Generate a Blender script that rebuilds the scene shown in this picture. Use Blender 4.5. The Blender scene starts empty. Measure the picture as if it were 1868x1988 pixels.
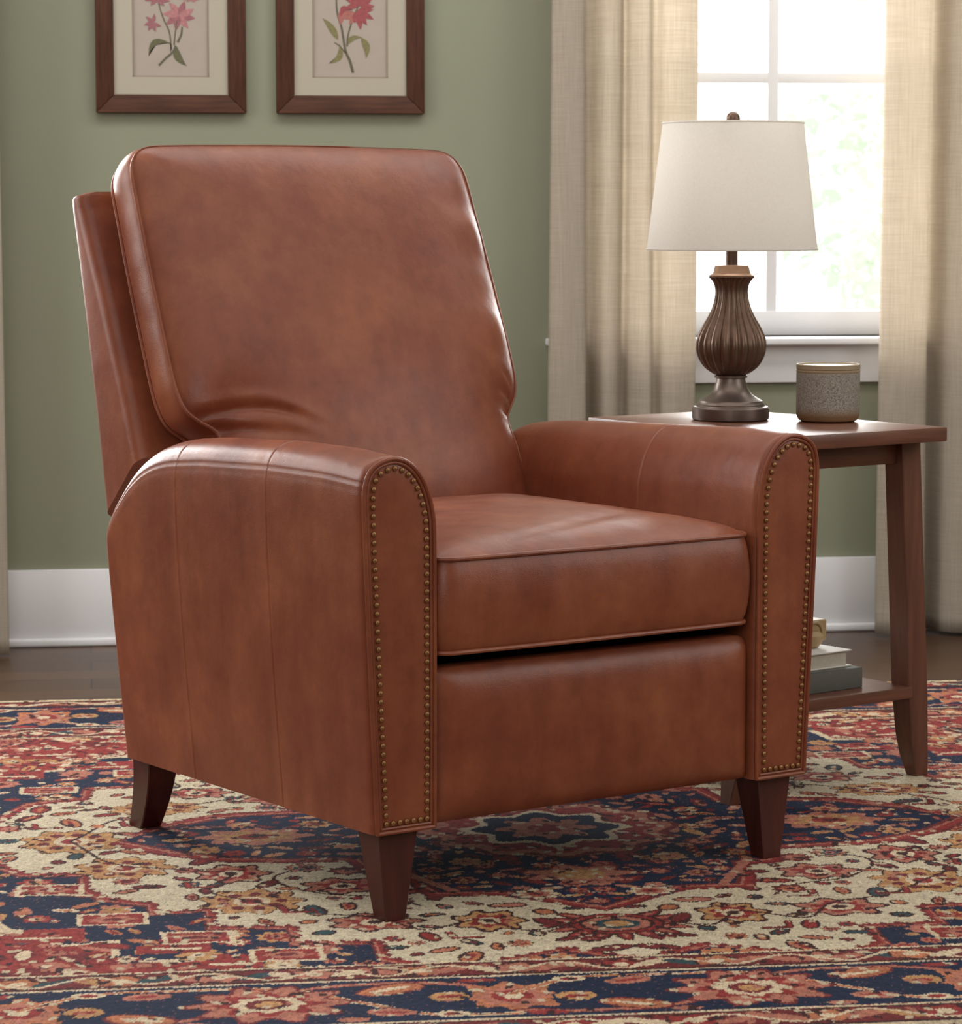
import bpy, bmesh, math, random
import numpy as np
from mathutils import Vector, Matrix

random.seed(7)
np.random.seed(7)
PI = math.pi
scene = bpy.context.scene
COL = scene.collection


def lin(c):
    c = c / 255.0
    return c / 12.92 if c <= 0.04045 else ((c + 0.055) / 1.055) ** 2.4


def rgb(r, g, b):
    return (lin(r), lin(g), lin(b), 1.0)


# ------------------------------------------------------------------ camera
YAW, PITCH, FPX = 0.1344, 0.1028, 5655.7
cam_data = bpy.data.cameras.new('camera')
cam_data.sensor_fit = 'HORIZONTAL'
cam_data.sensor_width = 36.0
cam_data.lens = 36.0 * FPX / 1868.0
cam_data.clip_start = 0.1
cam_data.clip_end = 200
cam_data.dof.use_dof = True
cam_data.dof.focus_distance = 4.35
cam_data.dof.aperture_fstop = 16.0
cam = bpy.data.objects.new('camera', cam_data)
COL.objects.link(cam)
cam.location = (0, 0, 1.0)
cam.rotation_euler = (PI / 2 - PITCH, 0, -YAW)
scene.camera = cam

# ------------------------------------------------------------------ colour
scene.view_settings.view_transform = 'Standard'
scene.view_settings.look = 'None'
scene.view_settings.exposure = 0.0
scene.view_settings.gamma = 1.0
scene.view_settings.use_curve_mapping = False
scene.cycles.use_denoising = True
scene.cycles.use_adaptive_sampling = True
scene.cycles.adaptive_threshold = 0.035
scene.cycles.max_bounces = 6
scene.cycles.diffuse_bounces = 3
scene.cycles.glossy_bounces = 2
scene.cycles.transparent_max_bounces = 8
scene.cycles.sample_clamp_indirect = 4.0

# ------------------------------------------------------------------ world: bright hazy daylight
world = bpy.data.worlds.new('world')
scene.world = world
world.use_nodes = True
wn = world.node_tree
wn.nodes.clear()
bg = wn.nodes.new('ShaderNodeBackground')
bg.inputs[0].default_value = (0.94, 0.98, 1.0, 1)
bg.inputs[1].default_value = 2.3
wo = wn.nodes.new('ShaderNodeOutputWorld')
wn.links.new(bg.outputs[0], wo.inputs[0])


# ------------------------------------------------------------------ lights
def area(name, loc, target, sx, sy, power, color=(1, 1, 1)):
    d = bpy.data.lights.new(name, 'AREA')
    d.shape = 'RECTANGLE'
    d.size, d.size_y = sx, sy
    d.energy = power
    d.color = color
    o = bpy.data.objects.new(name, d)
    COL.objects.link(o)
    o.location = loc
    dirv = Vector(target) - Vector(loc)
    o.rotation_euler = dirv.to_track_quat('-Z', 'Y').to_euler()
    return o


# unseen fill panels added for brightness, apart from daylight through the two far-wall windows
area('fill_front', (-0.7, -0.6, 2.1), (0.6, 4.4, 0.6), 2.0, 1.3, 40, (1.0, 0.985, 0.96))  # added soft key from behind the viewer; no window is built there
area('fill_right', (3.2, 3.4, 1.75), (0.7, 4.4, 0.7), 1.6, 1.3, 20, (1.0, 0.98, 0.95))  # added side fill; the right wall has no window
area('fill_left', (-1.9, 5.0, 1.7), (0.4, 4.5, 0.8), 1.4, 1.3, 34, (1.0, 0.985, 0.97))  # added to brighten the chair's left flank; the left wall has no window
area('daylight_far_right', (1.75, 8.3, 1.85), (1.3, 4.2, 0.8), 2.2, 1.9, 190, (1.0, 1.0, 0.99))
area('daylight_far_left', (-1.5, 8.3, 1.85), (0.3, 4.4, 0.8), 2.2, 1.9, 400, (1.0, 1.0, 0.99))
area('fill_overhead', (0.8, 3.2, 2.66), (0.8, 3.2, 0), 3.0, 2.6, 26, (1.0, 0.975, 0.94))  # added fill in place of ceiling bounce; no fixture hangs here
area('fill_far_wall', (1.2, 5.7, 2.64), (1.2, 6.5, 0.3), 4.0, 0.9, 53, (1.0, 0.98, 0.955))  # added to lift the far wall and curtains; not a real fixture


# ------------------------------------------------------------------ helpers
def mesh_obj(name, verts, faces, mat=None, parent=None, smooth=True, sharp=None, loc=None):
    me = bpy.data.meshes.new(name)
    me.from_pydata([tuple(v) for v in verts], [], faces)
    me.validate()
    me.update()
    if smooth:
        me.polygons.foreach_set('use_smooth', [True] * len(me.polygons))
        if sharp is not None:
            me.set_sharp_from_angle(angle=math.radians(sharp))
    o = bpy.data.objects.new(name, me)
    COL.objects.link(o)
    if mat is not None:
        me.materials.append(mat)
    if parent is not None:
        o.parent = parent
    if loc is not None:
        o.location = loc
    return o


def empty(name, loc, rz=0.0):
    o = bpy.data.objects.new(name, None)
    o.empty_display_size = 0.1
    COL.objects.link(o)
    o.location = loc
    o.rotation_euler = (0, 0, rz)
    return o


def tag(o, label, cat, group=None, kind=None):
    o['label'] = label
    o['category'] = cat
    if group:
        o['group'] = group
    if kind:
        o['kind'] = kind
    return o


def struct(o, label=None):
    o['kind'] = 'structure'
    if label:
        o['label'] = label
    return o


class MB:
    """collects shapes of one part"""
    def __init__(s):
        s.v, s.f = [], []

    def add(s, verts, faces):
        b = len(s.v)
        s.v += [tuple(v) for v in verts]
        s.f += [tuple(i + b for i in f) for f in faces]
        return s

    def box(s, x0, x1, y0, y1, z0, z1, bevel=0.0, seg=2):
        bm = bmesh.new()
        bmesh.ops.create_cube(bm, size=1.0)
        for v in bm.verts:
            v.co = Vector(((x0 + x1) / 2 + v.co.x * (x1 - x0), (y0 + y1) / 2 + v.co.y * (y1 - y0),
                           (z0 + z1) / 2 + v.co.z * (z1 - z0)))
        if bevel > 0:
            bmesh.ops.bevel(bm, geom=list(bm.edges), offset=bevel, segments=seg, affect='EDGES', profile=0.5)
        return s.bm(bm)

    def bm(s, bm):
        bm.verts.index_update()
        s.add([v.co[:] for v in bm.verts], [[v.index for v in f.verts] for f in bm.faces])
        bm.free()
        return s

    def prism8(s, bot, top, bevel=0.0):
        """8-corner block: bot and top are lists of four points"""
        bm = bmesh.new()
        vs = [bm.verts.new(p) for p in bot + top]
        for f in ((3, 2, 1, 0), (4, 5, 6, 7), (0, 1, 5, 4), (1, 2, 6, 5), (2, 3, 7, 6), (3, 0, 4, 7)):
            bm.faces.new([vs[i] for i in f])
        if bevel:
            bmesh.ops.bevel(bm, geom=list(bm.edges), offset=bevel, segments=2, affect='EDGES', profile=0.5)
        return s.bm(bm)

    def lathe(s, prof, n=64, c=(0, 0), rad=None):
        vs, fs = [], []
        m = len(prof)
        for j, (r, z) in enumerate(prof):
            for i in range(n):
                a = 2 * PI * i / n
                rr = r if rad is None else rad(r, z, a)
                vs.append((c[0] + rr * math.cos(a), c[1] + rr * math.sin(a), z))
        for j in range(m - 1):
            for i in range(n):
                k = (i + 1) % n
                fs.append((j * n + i, j * n + k, (j + 1) * n + k, (j + 1) * n + i))
        if prof[0][0] > 1e-6:
            fs.append(tuple(range(n))[::-1])
        if prof[-1][0] > 1e-6:
            fs.append(tuple((m - 1) * n + i for i in range(n)))
        return s.add(vs, fs)

    def tube(s, path, r, n=8, closed=False):
        P = [Vector(p) for p in path]
        m = len(P)
        vs, fs = [], []
        up = None
        for i in range(m):
            a = P[(i - 1) % m] if (closed or i > 0) else P[i]
            b = P[(i + 1) % m] if (closed or i < m - 1) else P[i]
            t = (b - a)
            if t.length < 1e-9:
                t = Vector((0, 0, 1))
            t.normalize()
            if up is None:
                up = Vector((0, 0, 1)) if abs(t.z) < 0.9 else Vector((0, 1, 0))
            side = t.cross(up)
            if side.length < 1e-6:
                side = t.orthogonal()
            side.normalize()
            up = side.cross(t).normalized()
            rr = r[i] if isinstance(r, (list, tuple)) else r
            for k in range(n):
                an = 2 * PI * k / n
                vs.append(P[i] + (side * math.cos(an) + up * math.sin(an)) * rr)
        for i in range(m if closed else m - 1):
            j = (i + 1) % m
            for k in range(n):
                l = (k + 1) % n
                fs.append((i * n + k, i * n + l, j * n + l, j * n + k))
        if not closed:
            fs.append(tuple(range(n)))
            fs.append(tuple((m - 1) * n + k for k in range(n))[::-1])
        return s.add(vs, fs)

    def build(s, name, mat, parent=None, smooth=True, sharp=35):
        return mesh_obj(name, s.v, s.f, mat, parent, smooth, sharp)


def catmull(pts, n=8, closed=False):
    out = []
    P = [np.array(p, float) for p in pts]
    m = len(P)
    rng = range(m) if closed else range(m - 1)
    for i in rng:
        p1, p2 = P[i], P[(i + 1) % m]
        p0 = P[(i - 1) % m] if (closed or i > 0) else 2 * p1 - p2
        p3 = P[(i + 2) % m] if (closed or i < m - 2) else 2 * p2 - p1
        for k in range(n):
            t = k / n
            out.append(0.5 * ((2 * p1) + (-p0 + p2) * t + (2 * p0 - 5 * p1 + 4 * p2 - p3) * t * t
                              + (-p0 + 3 * p1 - 3 * p2 + p3) * t ** 3))
    if not closed:
        out.append(P[-1])
    return out


def resample(pts, step, closed=False):
    P = np.array(pts, float)
    if closed:
        P = np.vstack([P, P[:1]])
    d = np.r_[0, np.cumsum(np.linalg.norm(np.diff(P, axis=0), axis=1))]
    n = max(2, int(round(d[-1] / step)))
    s = np.linspace(0, d[-1], n + 1)
    if closed:
        s = s[:-1]
    return np.stack([np.interp(s, d, P[:, k]) for k in range(P.shape[1])], axis=1)


def normals2d(P, closed=True):
    """outward normals of a counter-clockwise outline"""
    if closed:
        t = np.roll(P, -1, 0) - np.roll(P, 1, 0)
    else:
        t = np.gradient(P, axis=0)
    t /= np.linalg.norm(t, axis=1)[:, None] + 1e-12
    return np.stack([t[:, 1], -t[:, 0]], axis=1)


def dist_outline(Q, P):
    A = P
    B = np.roll(P, -1, 0)
    AB = B - A
    best = np.full(len(Q), 1e9)
    for a, ab in zip(A, AB):
        l2 = ab @ ab + 1e-12
        t = np.clip(((Q - a) @ ab) / l2, 0, 1)
        d = np.linalg.norm(Q - (a + t[:, None] * ab), axis=1)
        best = np.minimum(best, d)
    return best


def soft_dist(Q, P):
    """distance to the outline, rounded where two edges are equally near"""
    d = dist_outline(Q, P)
    seg = np.linalg.norm(np.roll(P, -1, 0) - P, axis=1)
    mid = (np.roll(P, -1, 0) + P) / 2
    r2 = ((Q[:, None, :] - mid[None]) ** 2).sum(-1) + 1e-10
    e = ((PI / 2) / (seg[None] / r2 ** 2).sum(1)) ** (1 / 3)
    w = np.clip(d / (2.5 * seg.mean()), 0, 1)
    w = w * w * (3 - 2 * w)
    return d * (1 - w) + e * w


def puff(P, s0, s1, hfn, K=22, power=1.6):
    """rings from the outline P towards the segment s0-s1; returns (K+1, N, 3) of x, y, height"""
    s0, s1 = np.array(s0, float), np.array(s1, float)
    ab = s1 - s0
    t = np.clip(((P - s0) @ ab) / (ab @ ab + 1e-12), 0, 1)
    C = s0 + t[:, None] * ab
    rows = []
    for k in range(K + 1):
        f = (k / K) ** power
        q = P + (C - P) * f
        d = soft_dist(q, P) if k else np.zeros(len(P))
        rows.append(np.c_[q, hfn(q[:, 0], q[:, 1], d)])
    return np.array(rows)


def grid_faces(K, N, closed=True, flip=False, base=0):
    fs = []
    for k in range(K):
        for i in range(N if closed else N - 1):
            j = (i + 1) % N
            f = (base + k * N + i, base + k * N + j, base + (k + 1) * N + j, base + (k + 1) * N + i)
            fs.append(f[::-1] if flip else f)
    return fs


def weld(o, dist=1e-5):
    bm = bmesh.new()
    bm.from_mesh(o.data)
    bmesh.ops.remove_doubles(bm, verts=bm.verts, dist=dist)
    bmesh.ops.recalc_face_normals(bm, faces=bm.faces)
    bm.to_mesh(o.data)
    bm.free()
    o.data.polygons.foreach_set('use_smooth', [True] * len(o.data.polygons))
    return o


def wob(x, y, f, seed=0):
    s = 0
    r = np.random.RandomState(seed)
    for i in range(6):
        a, b, c = r.uniform(-1, 1, 3)
        n = math.hypot(a, b) + 1e-6
        s = s + np.sin((a / n * x + b / n * y) * f * (0.7 + 0.25 * i) + c * 9)
    return s / 6


# ------------------------------------------------------------------ materials
def new_mat(name):
    m = bpy.data.materials.new(name)
    m.use_nodes = True
    nt = m.node_tree
    return m, nt, nt.nodes['Principled BSDF'], nt.nodes['Material Output']


def nd(nt, t, **kw):
    n = nt.nodes.new(t)
    for k, v in kw.items():
        setattr(n, k, v)
    return n


def coords(nt, scale=(1, 1, 1), kind='Object'):
    tc = nd(nt, 'ShaderNodeTexCoord')
    mp = nd(nt, 'ShaderNodeMapping')
    mp.inputs['Scale'].default_value = scale
    nt.links.new(tc.outputs[kind], mp.inputs[0])
    return mp.outputs[0]


def noise(nt, vec, scale, detail=4, rough=0.55):
    n = nd(nt, 'ShaderNodeTexNoise')
    n.inputs['Scale'].default_value = scale
    n.inputs['Detail'].default_value = detail
    n.inputs['Roughness'].default_value = rough
    nt.links.new(vec, n.inputs['Vector'])
    return n.outputs[0]


def ramp(nt, fac, stops):
    r = nd(nt, 'ShaderNodeValToRGB')
    el = r.color_ramp.elements
    while len(el) < len(stops):
        el.new(0.5)
    for e, (p, c) in zip(el, stops):
        e.position = p
        e.color = c
    nt.links.new(fac, r.inputs[0])
    return r.outputs[0]


def bump(nt, bsdf, h, strength, dist=0.001, prev=None):
    b = nd(nt, 'ShaderNodeBump')
    b.inputs['Strength'].default_value = strength
    b.inputs['Distance'].default_value = dist
    nt.links.new(h, b.inputs['Height'])
    if prev is not None:
        nt.links.new(prev, b.inputs['Normal'])
    nt.links.new(b.outputs[0], bsdf.inputs['Normal'])
    return b.outputs[0]


def simple(name, col, rough=0.5, metal=0.0, noise_amt=0.0, nscale=30, spec=0.5, bmp=0.0, bscale=200):
    m, nt, b, out = new_mat(name)
    b.inputs['Roughness'].default_value = rough
    b.inputs['Metallic'].default_value = metal
    b.inputs['Specular IOR Level'].default_value = spec
    v = coords(nt)
    c1 = tuple(x * (1 - noise_amt) for x in col[:3]) + (1,)
    c2 = tuple(min(1, x * (1 + noise_amt)) for x in col[:3]) + (1,)
    c = ramp(nt, noise(nt, v, nscale), [(0.3, c1), (0.7, c2)])
    nt.links.new(c, b.inputs['Base Color'])
    if bmp:
        bump(nt, b, noise(nt, v, bscale, 3), bmp)
    return m


def mix_col(nt, fac, a, b, mode='MIX'):
    m = nd(nt, 'ShaderNodeMix', data_type='RGBA', blend_type=mode)
    if isinstance(fac, (int, float)):
        m.inputs[0].default_value = fac
    else:
        nt.links.new(fac, m.inputs[0])
    for s, x in ((6, a), (7, b)):
        if isinstance(x, tuple):
            m.inputs[s].default_value = x
        else:
            nt.links.new(x, m.inputs[s])
    return m.outputs[2]


def leather(name, tint=1.0):
    m, nt, b, out = new_mat(name)
    v = coords(nt)
    big = noise(nt, v, 6.5, 6, 0.62)
    c = ramp(nt, big, [(0.28, (0.190 * tint, 0.046 * tint, 0.023 * tint, 1)),
                       (0.5, (0.245 * tint, 0.067 * tint, 0.032 * tint, 1)),
                       (0.74, (0.330 * tint, 0.104 * tint, 0.044 * tint, 1))])
    mid = ramp(nt, noise(nt, v, 38, 5, 0.7), [(0.3, (0.90, 0.88, 0.87, 1)), (0.7, (1.07, 1.07, 1.07, 1))])
    c = mix_col(nt, 1.0, c, mid, 'MULTIPLY')
    vs = coords(nt, (9, 9, 1.4))
    stre = ramp(nt, noise(nt, vs, 3.0, 4, 0.6), [(0.35, (0.9, 0.88, 0.88, 1)), (0.65, (1.06, 1.06, 1.06, 1))])
    c = mix_col(nt, 1.0, c, stre, 'MULTIPLY')
    nt.links.new(c, b.inputs['Base Color'])
    rr = nd(nt, 'ShaderNodeMapRange')
    rr.inputs[3].default_value = 0.29
    rr.inputs[4].default_value = 0.46
    nt.links.new(noise(nt, v, 22, 4), rr.inputs[0])
    nt.links.new(rr.outputs[0], b.inputs['Roughness'])
    b.inputs['Specular IOR Level'].default_value = 0.42
    vo = nd(nt, 'ShaderNodeTexVoronoi', feature='DISTANCE_TO_EDGE')
    vo.inputs['Scale'].default_value = 420
    nt.links.new(v, vo.inputs['Vector'])
    p = bump(nt, b, vo.outputs['Distance'], 0.35, 0.0007)
    p = bump(nt, b, noise(nt, v, 60, 4, 0.6), 0.10, 0.0025, p)
    bump(nt, b, noise(nt, v, 14, 3, 0.5), 0.16, 0.010, p)
    return m


def wood(name, dark, light, axis='z', rough=0.4, scale=1.0, spec=0.5):
    m, nt, b, out = new_mat(name)
    b.inputs['Specular IOR Level'].default_value = spec
    s = {'x': (1.5, 22, 22), 'y': (22, 1.5, 22), 'z': (22, 22, 1.5)}[axis]
    v = coords(nt, tuple(k * scale for k in s))
    n1 = noise(nt, v, 2.2, 6, 0.65)
    c = ramp(nt, n1, [(0.3, dark), (0.7, light)])
    nt.links.new(c, b.inputs['Base Color'])
    b.inputs['Roughness'].default_value = rough
    bump(nt, b, n1, 0.12, 0.001)
    return m


M = {}
M['leather'] = leather('saddle_brown_leather')
M['leg'] = wood('mahogany_leg', rgb(58, 22, 18), rgb(82, 34, 28), 'z', 0.36)
M['table'] = wood('walnut_stain', rgb(88, 54, 42), rgb(124, 80, 62), 'x', 0.34)
M['table_leg'] = wood('walnut_stain_leg', rgb(86, 54, 42), rgb(120, 78, 62), 'z', 0.36)
M['frame'] = wood('picture_frame_wood', rgb(56, 30, 20), rgb(88, 52, 34), 'x', 0.6, 3, 0.25)
M['frame_v'] = wood('picture_frame_wood_upright', rgb(56, 30, 20), rgb(88, 52, 34), 'z', 0.6, 3, 0.25)
M['nail'] = simple('antique_brass', rgb(150, 112, 74), 0.42, 0.85, 0.15, 60)
M['thread'] = simple('dark_seam_thread', rgb(70, 32, 22), 0.7)
M['white_trim'] = simple('white_trim_paint', rgb(232, 232, 234), 0.42)
M['wall'] = simple('sage_wall_paint', rgb(141, 144, 123), 0.75, 0, 0.02, 3, 0.3, 0.05, 300)
M['wall_plain'] = simple('cream_wall_paint', rgb(200, 192, 176), 0.8)
M['ceiling'] = simple('white_ceiling_paint', rgb(228, 226, 220), 0.9)
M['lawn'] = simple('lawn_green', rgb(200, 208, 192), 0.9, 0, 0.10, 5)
M['mat_board'] = simple('cream_mat_board', rgb(174, 167, 150), 0.85)
M['paper'] = simple('aged_print_paper', rgb(168, 157, 147), 0.85, 0, 0.03, 20)
M['bevel_line'] = simple('mat_bevel', rgb(140, 126, 108), 0.8)
M['bronze'] = simple('oil_rubbed_bronze', rgb(120, 106, 98), 0.40, 0.75, 0.10, 40)
M['bronze_dark'] = simple('bronze_brown', rgb(112, 88, 74), 0.36, 0.65, 0.18, 40)
M['bronze_cap'] = simple('rubbed_brown_cap', rgb(164, 130, 104), 0.45, 0.4, 0.12, 50)
M['black'] = simple('dark_underlining', rgb(24, 16, 14), 0.9)


def mat_floor():
    m, nt, b, out = new_mat('dark_oak_planks')
    tc = coords(nt)
    br = nd(nt, 'ShaderNodeTexBrick')
    br.offset = 0.37
    br.inputs['Scale'].default_value = 1.0
    br.inputs['Brick Width'].default_value = 1.5
    br.inputs['Row Height'].default_value = 0.125
    br.inputs['Mortar Size'].default_value = 0.002
    br.inputs['Color1'].default_value = rgb(98, 70, 48)
    br.inputs['Color2'].default_value = rgb(74, 52, 38)
    br.inputs['Mortar'].default_value = rgb(26, 18, 14)
    nt.links.new(tc, br.inputs['Vector'])
    v = coords(nt, (2, 40, 1))
    g = ramp(nt, noise(nt, v, 2.0, 6, 0.65), [(0.3, (0.68, 0.66, 0.64, 1)), (0.7, (1.15, 1.12, 1.08, 1))])
    c = mix_col(nt, 1.0, br.outputs[0], g, 'MULTIPLY')
    nt.links.new(c, b.inputs['Base Color'])
    b.inputs['Roughness'].default_value = 0.36
    bump(nt, b, br.outputs['Fac'], -0.3, 0.002)
    return m


def mat_linen():
    m, nt, b, out = new_mat('oatmeal_linen')
    v = coords(nt)
    wx = noise(nt, coords(nt, (10, 10, 520)), 1.0, 3, 0.7)
    wz = noise(nt, coords(nt, (480, 480, 9)), 1.0, 3, 0.7)
    ad = nd(nt, 'ShaderNodeMath', operation='ADD')
    nt.links.new(wx, ad.inputs[0])
    nt.links.new(wz, ad.inputs[1])
    hf = nd(nt, 'ShaderNodeMath', operation='MULTIPLY')
    hf.inputs[1].default_value = 0.5
    nt.links.new(ad.outputs[0], hf.inputs[0])
    c = ramp(nt, hf.outputs[0], [(0.32, rgb(190, 178, 161)), (0.68, rgb(223, 214, 201))])
    nt.links.new(c, b.inputs['Base Color'])
    b.inputs['Roughness'].default_value = 0.9
    b.inputs['Specular IOR Level'].default_value = 0.1
    nb = bump(nt, b, hf.outputs[0], 0.35, 0.001)
    tr = nd(nt, 'ShaderNodeBsdfTranslucent')
    nt.links.new(c, tr.inputs[0])
    mx = nd(nt, 'ShaderNodeMixShader')
    mx.inputs[0].default_value = 0.50
    nt.links.new(b.outputs[0], mx.inputs[1])
    nt.links.new(tr.outputs[0], mx.inputs[2])
    nt.links.new(mx.outputs[0], out.inputs[0])
    return m


def mat_shade():
    m, nt, b, out = new_mat('white_linen_lampshade')
    v = coords(nt, (1, 1, 1))
    c = ramp(nt, noise(nt, v, 260, 2), [(0.3, rgb(244, 240, 234)), (0.7, rgb(248, 245, 240))])
    nt.links.new(c, b.inputs['Base Color'])
    b.inputs['Roughness'].default_value = 0.85
    tr = nd(nt, 'ShaderNodeBsdfTranslucent')
    nt.links.new(c, tr.inputs[0])
    mx = nd(nt, 'ShaderNodeMixShader')
    mx.inputs[0].default_value = 0.50
    nt.links.new(b.outputs[0], mx.inputs[1])
    nt.links.new(tr.outputs[0], mx.inputs[2])
    nt.links.new(mx.outputs[0], out.inputs[0])
    return m


def mat_glass():
    m, nt, b, out = new_mat('window_glass')
    t = nd(nt, 'ShaderNodeBsdfTransparent')
    g = nd(nt, 'ShaderNodeBsdfGlossy')
    g.inputs['Roughness'].default_value = 0.02
    mx = nd(nt, 'ShaderNodeMixShader')
    mx.inputs[0].default_value = 0.05
    nt.links.new(t.outputs[0], mx.inputs[1])
    nt.links.new(g.outputs[0], mx.inputs[2])
    nt.links.new(mx.outputs[0], out.inputs[0])
    return m


def mat_leaf(name, c0, c1):
    m, nt, b, out = new_mat(name)
    c = ramp(nt, noise(nt, coords(nt), 1.5, 3), [(0.35, c0), (0.65, c1)])
    nt.links.new(c, b.inputs['Base Color'])
    b.inputs['Roughness'].default_value = 0.6
    tr = nd(nt, 'ShaderNodeBsdfTranslucent')
    nt.links.new(c, tr.inputs[0])
    mx = nd(nt, 'ShaderNodeMixShader')
    mx.inputs[0].default_value = 0.5
    nt.links.new(b.outputs[0], mx.inputs[1])
    nt.links.new(tr.outputs[0], mx.inputs[2])
    nt.links.new(mx.outputs[0], out.inputs[0])
    return m


def mat_stoneware():
    m, nt, b, out = new_mat('speckled_stoneware')
    v = coords(nt)
    sp = ramp(nt, noise(nt, v, 620, 2, 0.5), [(0.38, rgb(108, 98, 88)), (0.60, rgb(168, 160, 150))])
    sx = nd(nt, 'ShaderNodeSeparateXYZ')
    nt.links.new(v, sx.inputs[0])
    mr = nd(nt, 'ShaderNodeMapRange')
    mr.inputs[1].default_value = 0.010
    mr.inputs[2].default_value = 0.026
    nt.links.new(sx.outputs[2], mr.inputs[0])
    c = mix_col(nt, mr.outputs[0], rgb(128, 96, 66), sp)
    nt.links.new(c, b.inputs['Base Color'])
    b.inputs['Roughness'].default_value = 0.6
    return m


M['floor'] = mat_floor()
M['linen'] = mat_linen()
M['shade'] = mat_shade()
M['glass'] = mat_glass()
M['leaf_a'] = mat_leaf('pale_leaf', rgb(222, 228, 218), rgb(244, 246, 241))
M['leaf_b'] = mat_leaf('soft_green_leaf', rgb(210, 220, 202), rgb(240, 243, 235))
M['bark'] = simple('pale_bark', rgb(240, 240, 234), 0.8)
M['jar'] = mat_stoneware()
M['jar_lid'] = simple('tan_glazed_lid', rgb(158, 138, 112), 0.45, 0, 0.06, 60)
M['book_white'] = simple('white_book_cover', rgb(214, 210, 202), 0.6)
M['pages'] = simple('book_pages', rgb(188, 180, 166), 0.9, 0, 0.06, 200)
M['book_grey'] = simple('slate_grey_book_cloth', rgb(98, 98, 92), 0.75, 0, 0.05, 200)
M['ornament'] = simple('tan_carved_ceramic', rgb(176, 150, 112), 0.45, 0, 0.15, 30)

# ------------------------------------------------------------------ room
YW = 6.75
RX0, RX1, RY0, ZC = -2.3, 3.7, -1.6, 2.70
WIN = [(1.17, 2.05, 0.705, 2.12, 1.6175), (-1.42, -0.54, 0.705, 2.12, -0.98)]


def rect_wall_with_holes(x0, x1, z0, z1, holes, y, th):
    mb = MB()
    xs = sorted({x0, x1} | {h[0] for h in holes} | {h[1] for h in holes})
    zs = sorted({z0, z1} | {h[2] for h in holes} | {h[3] for h in holes})
    for i in range(len(xs) - 1):
        for j in range(len(zs) - 1):
            cx, cz = (xs[i] + xs[i + 1]) / 2, (zs[j] + zs[j + 1]) / 2
            if any(h[0] < cx < h[1] and h[2] < cz < h[3] for h in holes):
                continue
            mb.box(xs[i], xs[i + 1], y, y + th, zs[j], zs[j + 1])
    return mb


struct(MB().box(RX0 - .1, RX1 + .1, RY0 - .1, YW + 0.12, -0.1, 0.0).build('floor', M['floor'], smooth=False))
struct(rect_wall_with_holes(RX0, RX1, 0, ZC, WIN, YW, 0.12).build('wall_back', M['wall'], smooth=False))
struct(MB().box(RX0 - .1, RX0, RY0, YW + .12, 0, ZC).build('wall_left', M['wall'], smooth=False))
struct(MB().box(RX1, RX1 + .1, RY0, YW + .12, 0, ZC).build('wall_right', M['wall'], smooth=False))
struct(MB().box(RX0 - .1, RX1 + .1, RY0 - .1, RY0, 0, ZC).build('wall_front', M['wall_plain'], smooth=False))
struct(MB().box(RX0 - .1, RX1 + .1, RY0 - .1, YW + .12, ZC, ZC + .1).build('ceiling', M['ceiling'], smooth=False))

bbm = MB()
bbm.box(RX0, RX1, YW - 0.014, YW, 0, 0.178, 0.003)
bbm.box(RX0, RX1, YW - 0.028, YW - 0.0135, 0, 0.020, 0.006, 3)
struct(bbm.build('baseboard_back', M['white_trim']))

for wi, (x0, x1, z0, z1, mx) in enumerate(WIN):
    # casing, stool and apron are the window's woodwork; sash with muntins; glass
    w = MB()
    w.box(x0 - .085, x0, YW - 0.018, YW, z0, z1 + .085, .003)
    w.box(x1, x1 + .085, YW - 0.018, YW, z0, z1 + .085, .003)
    w.box(x0, x1, YW - 0.018, YW, z1, z1 + .085, .003)
    w.box(x0, x0 + .012, YW, YW + .12, z0, z1)
    w.box(x1 - .012, x1, YW, YW + .12, z0, z1)
    w.box(x0, x1, YW, YW + .12, z1 - .012, z1)
    win = struct(w.build('window_%d' % (wi + 1), M['white_trim'], sharp=30),
                 'white framed window behind the table lamp' if wi == 0 else None)
    s = MB()
    s.box(x0 - .105, x1 + .105, YW - 0.055, YW + 0.075, z0 - .018, z0, .005, 3)
    s.build('window_sill', M['white_trim'], win)
    a = MB()
    a.box(x0 - .085, x1 + .085, YW - 0.016, YW, z0 - .108, z0 - .018, .003)
    a.build('apron', M['white_trim'], win)
    f = MB()
    f.box(x0 + .012, x0 + .055, YW + .05, YW + .085, z0, z1 - .012)
    f.box(x1 - .055, x1 - .012, YW + .05, YW + .085, z0, z1 - .012)
    f.box(x0 + .012, x1 - .012, YW + .05, YW + .085, z0, z0 + .060, .004)
    f.box(x0 + .012, x1 - .012, YW + .05, YW + .085, z1 - .07, z1 - .012)
    sash = f.build('sash', M['white_trim'], win)
    mu = MB()
    mu.box(mx - .0135, mx + .0135, YW + .052, YW + .078, z0 + .05, z1 - .06, .003)
    mu.build('muntin', M['white_trim'], sash)
    mu = MB()
    mu.box(x0 + .05, x1 - .05, YW + .053, YW + .077, 1.302, 1.327, .003)
    mu.build('muntin', M['white_trim'], sash)
    mu = MB()
    mu.box(x0 + .05, x1 - .05, YW + .053, YW + .077, 1.87, 1.895, .003)
    mu.build('muntin', M['white_trim'], sash)
    g = MB()
    g.box(x0 + .05, x1 - .05, YW + .064, YW + .067, z0 + .055, z1 - .065)
    g.build('glass', M['glass'], win, smooth=False)


# ------------------------------------------------------------------ garden beyond the window
struct(MB().box(-16, 22, YW + .4, 40, -0.7, -0.5).build('ground', M['lawn'], smooth=False))


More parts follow.
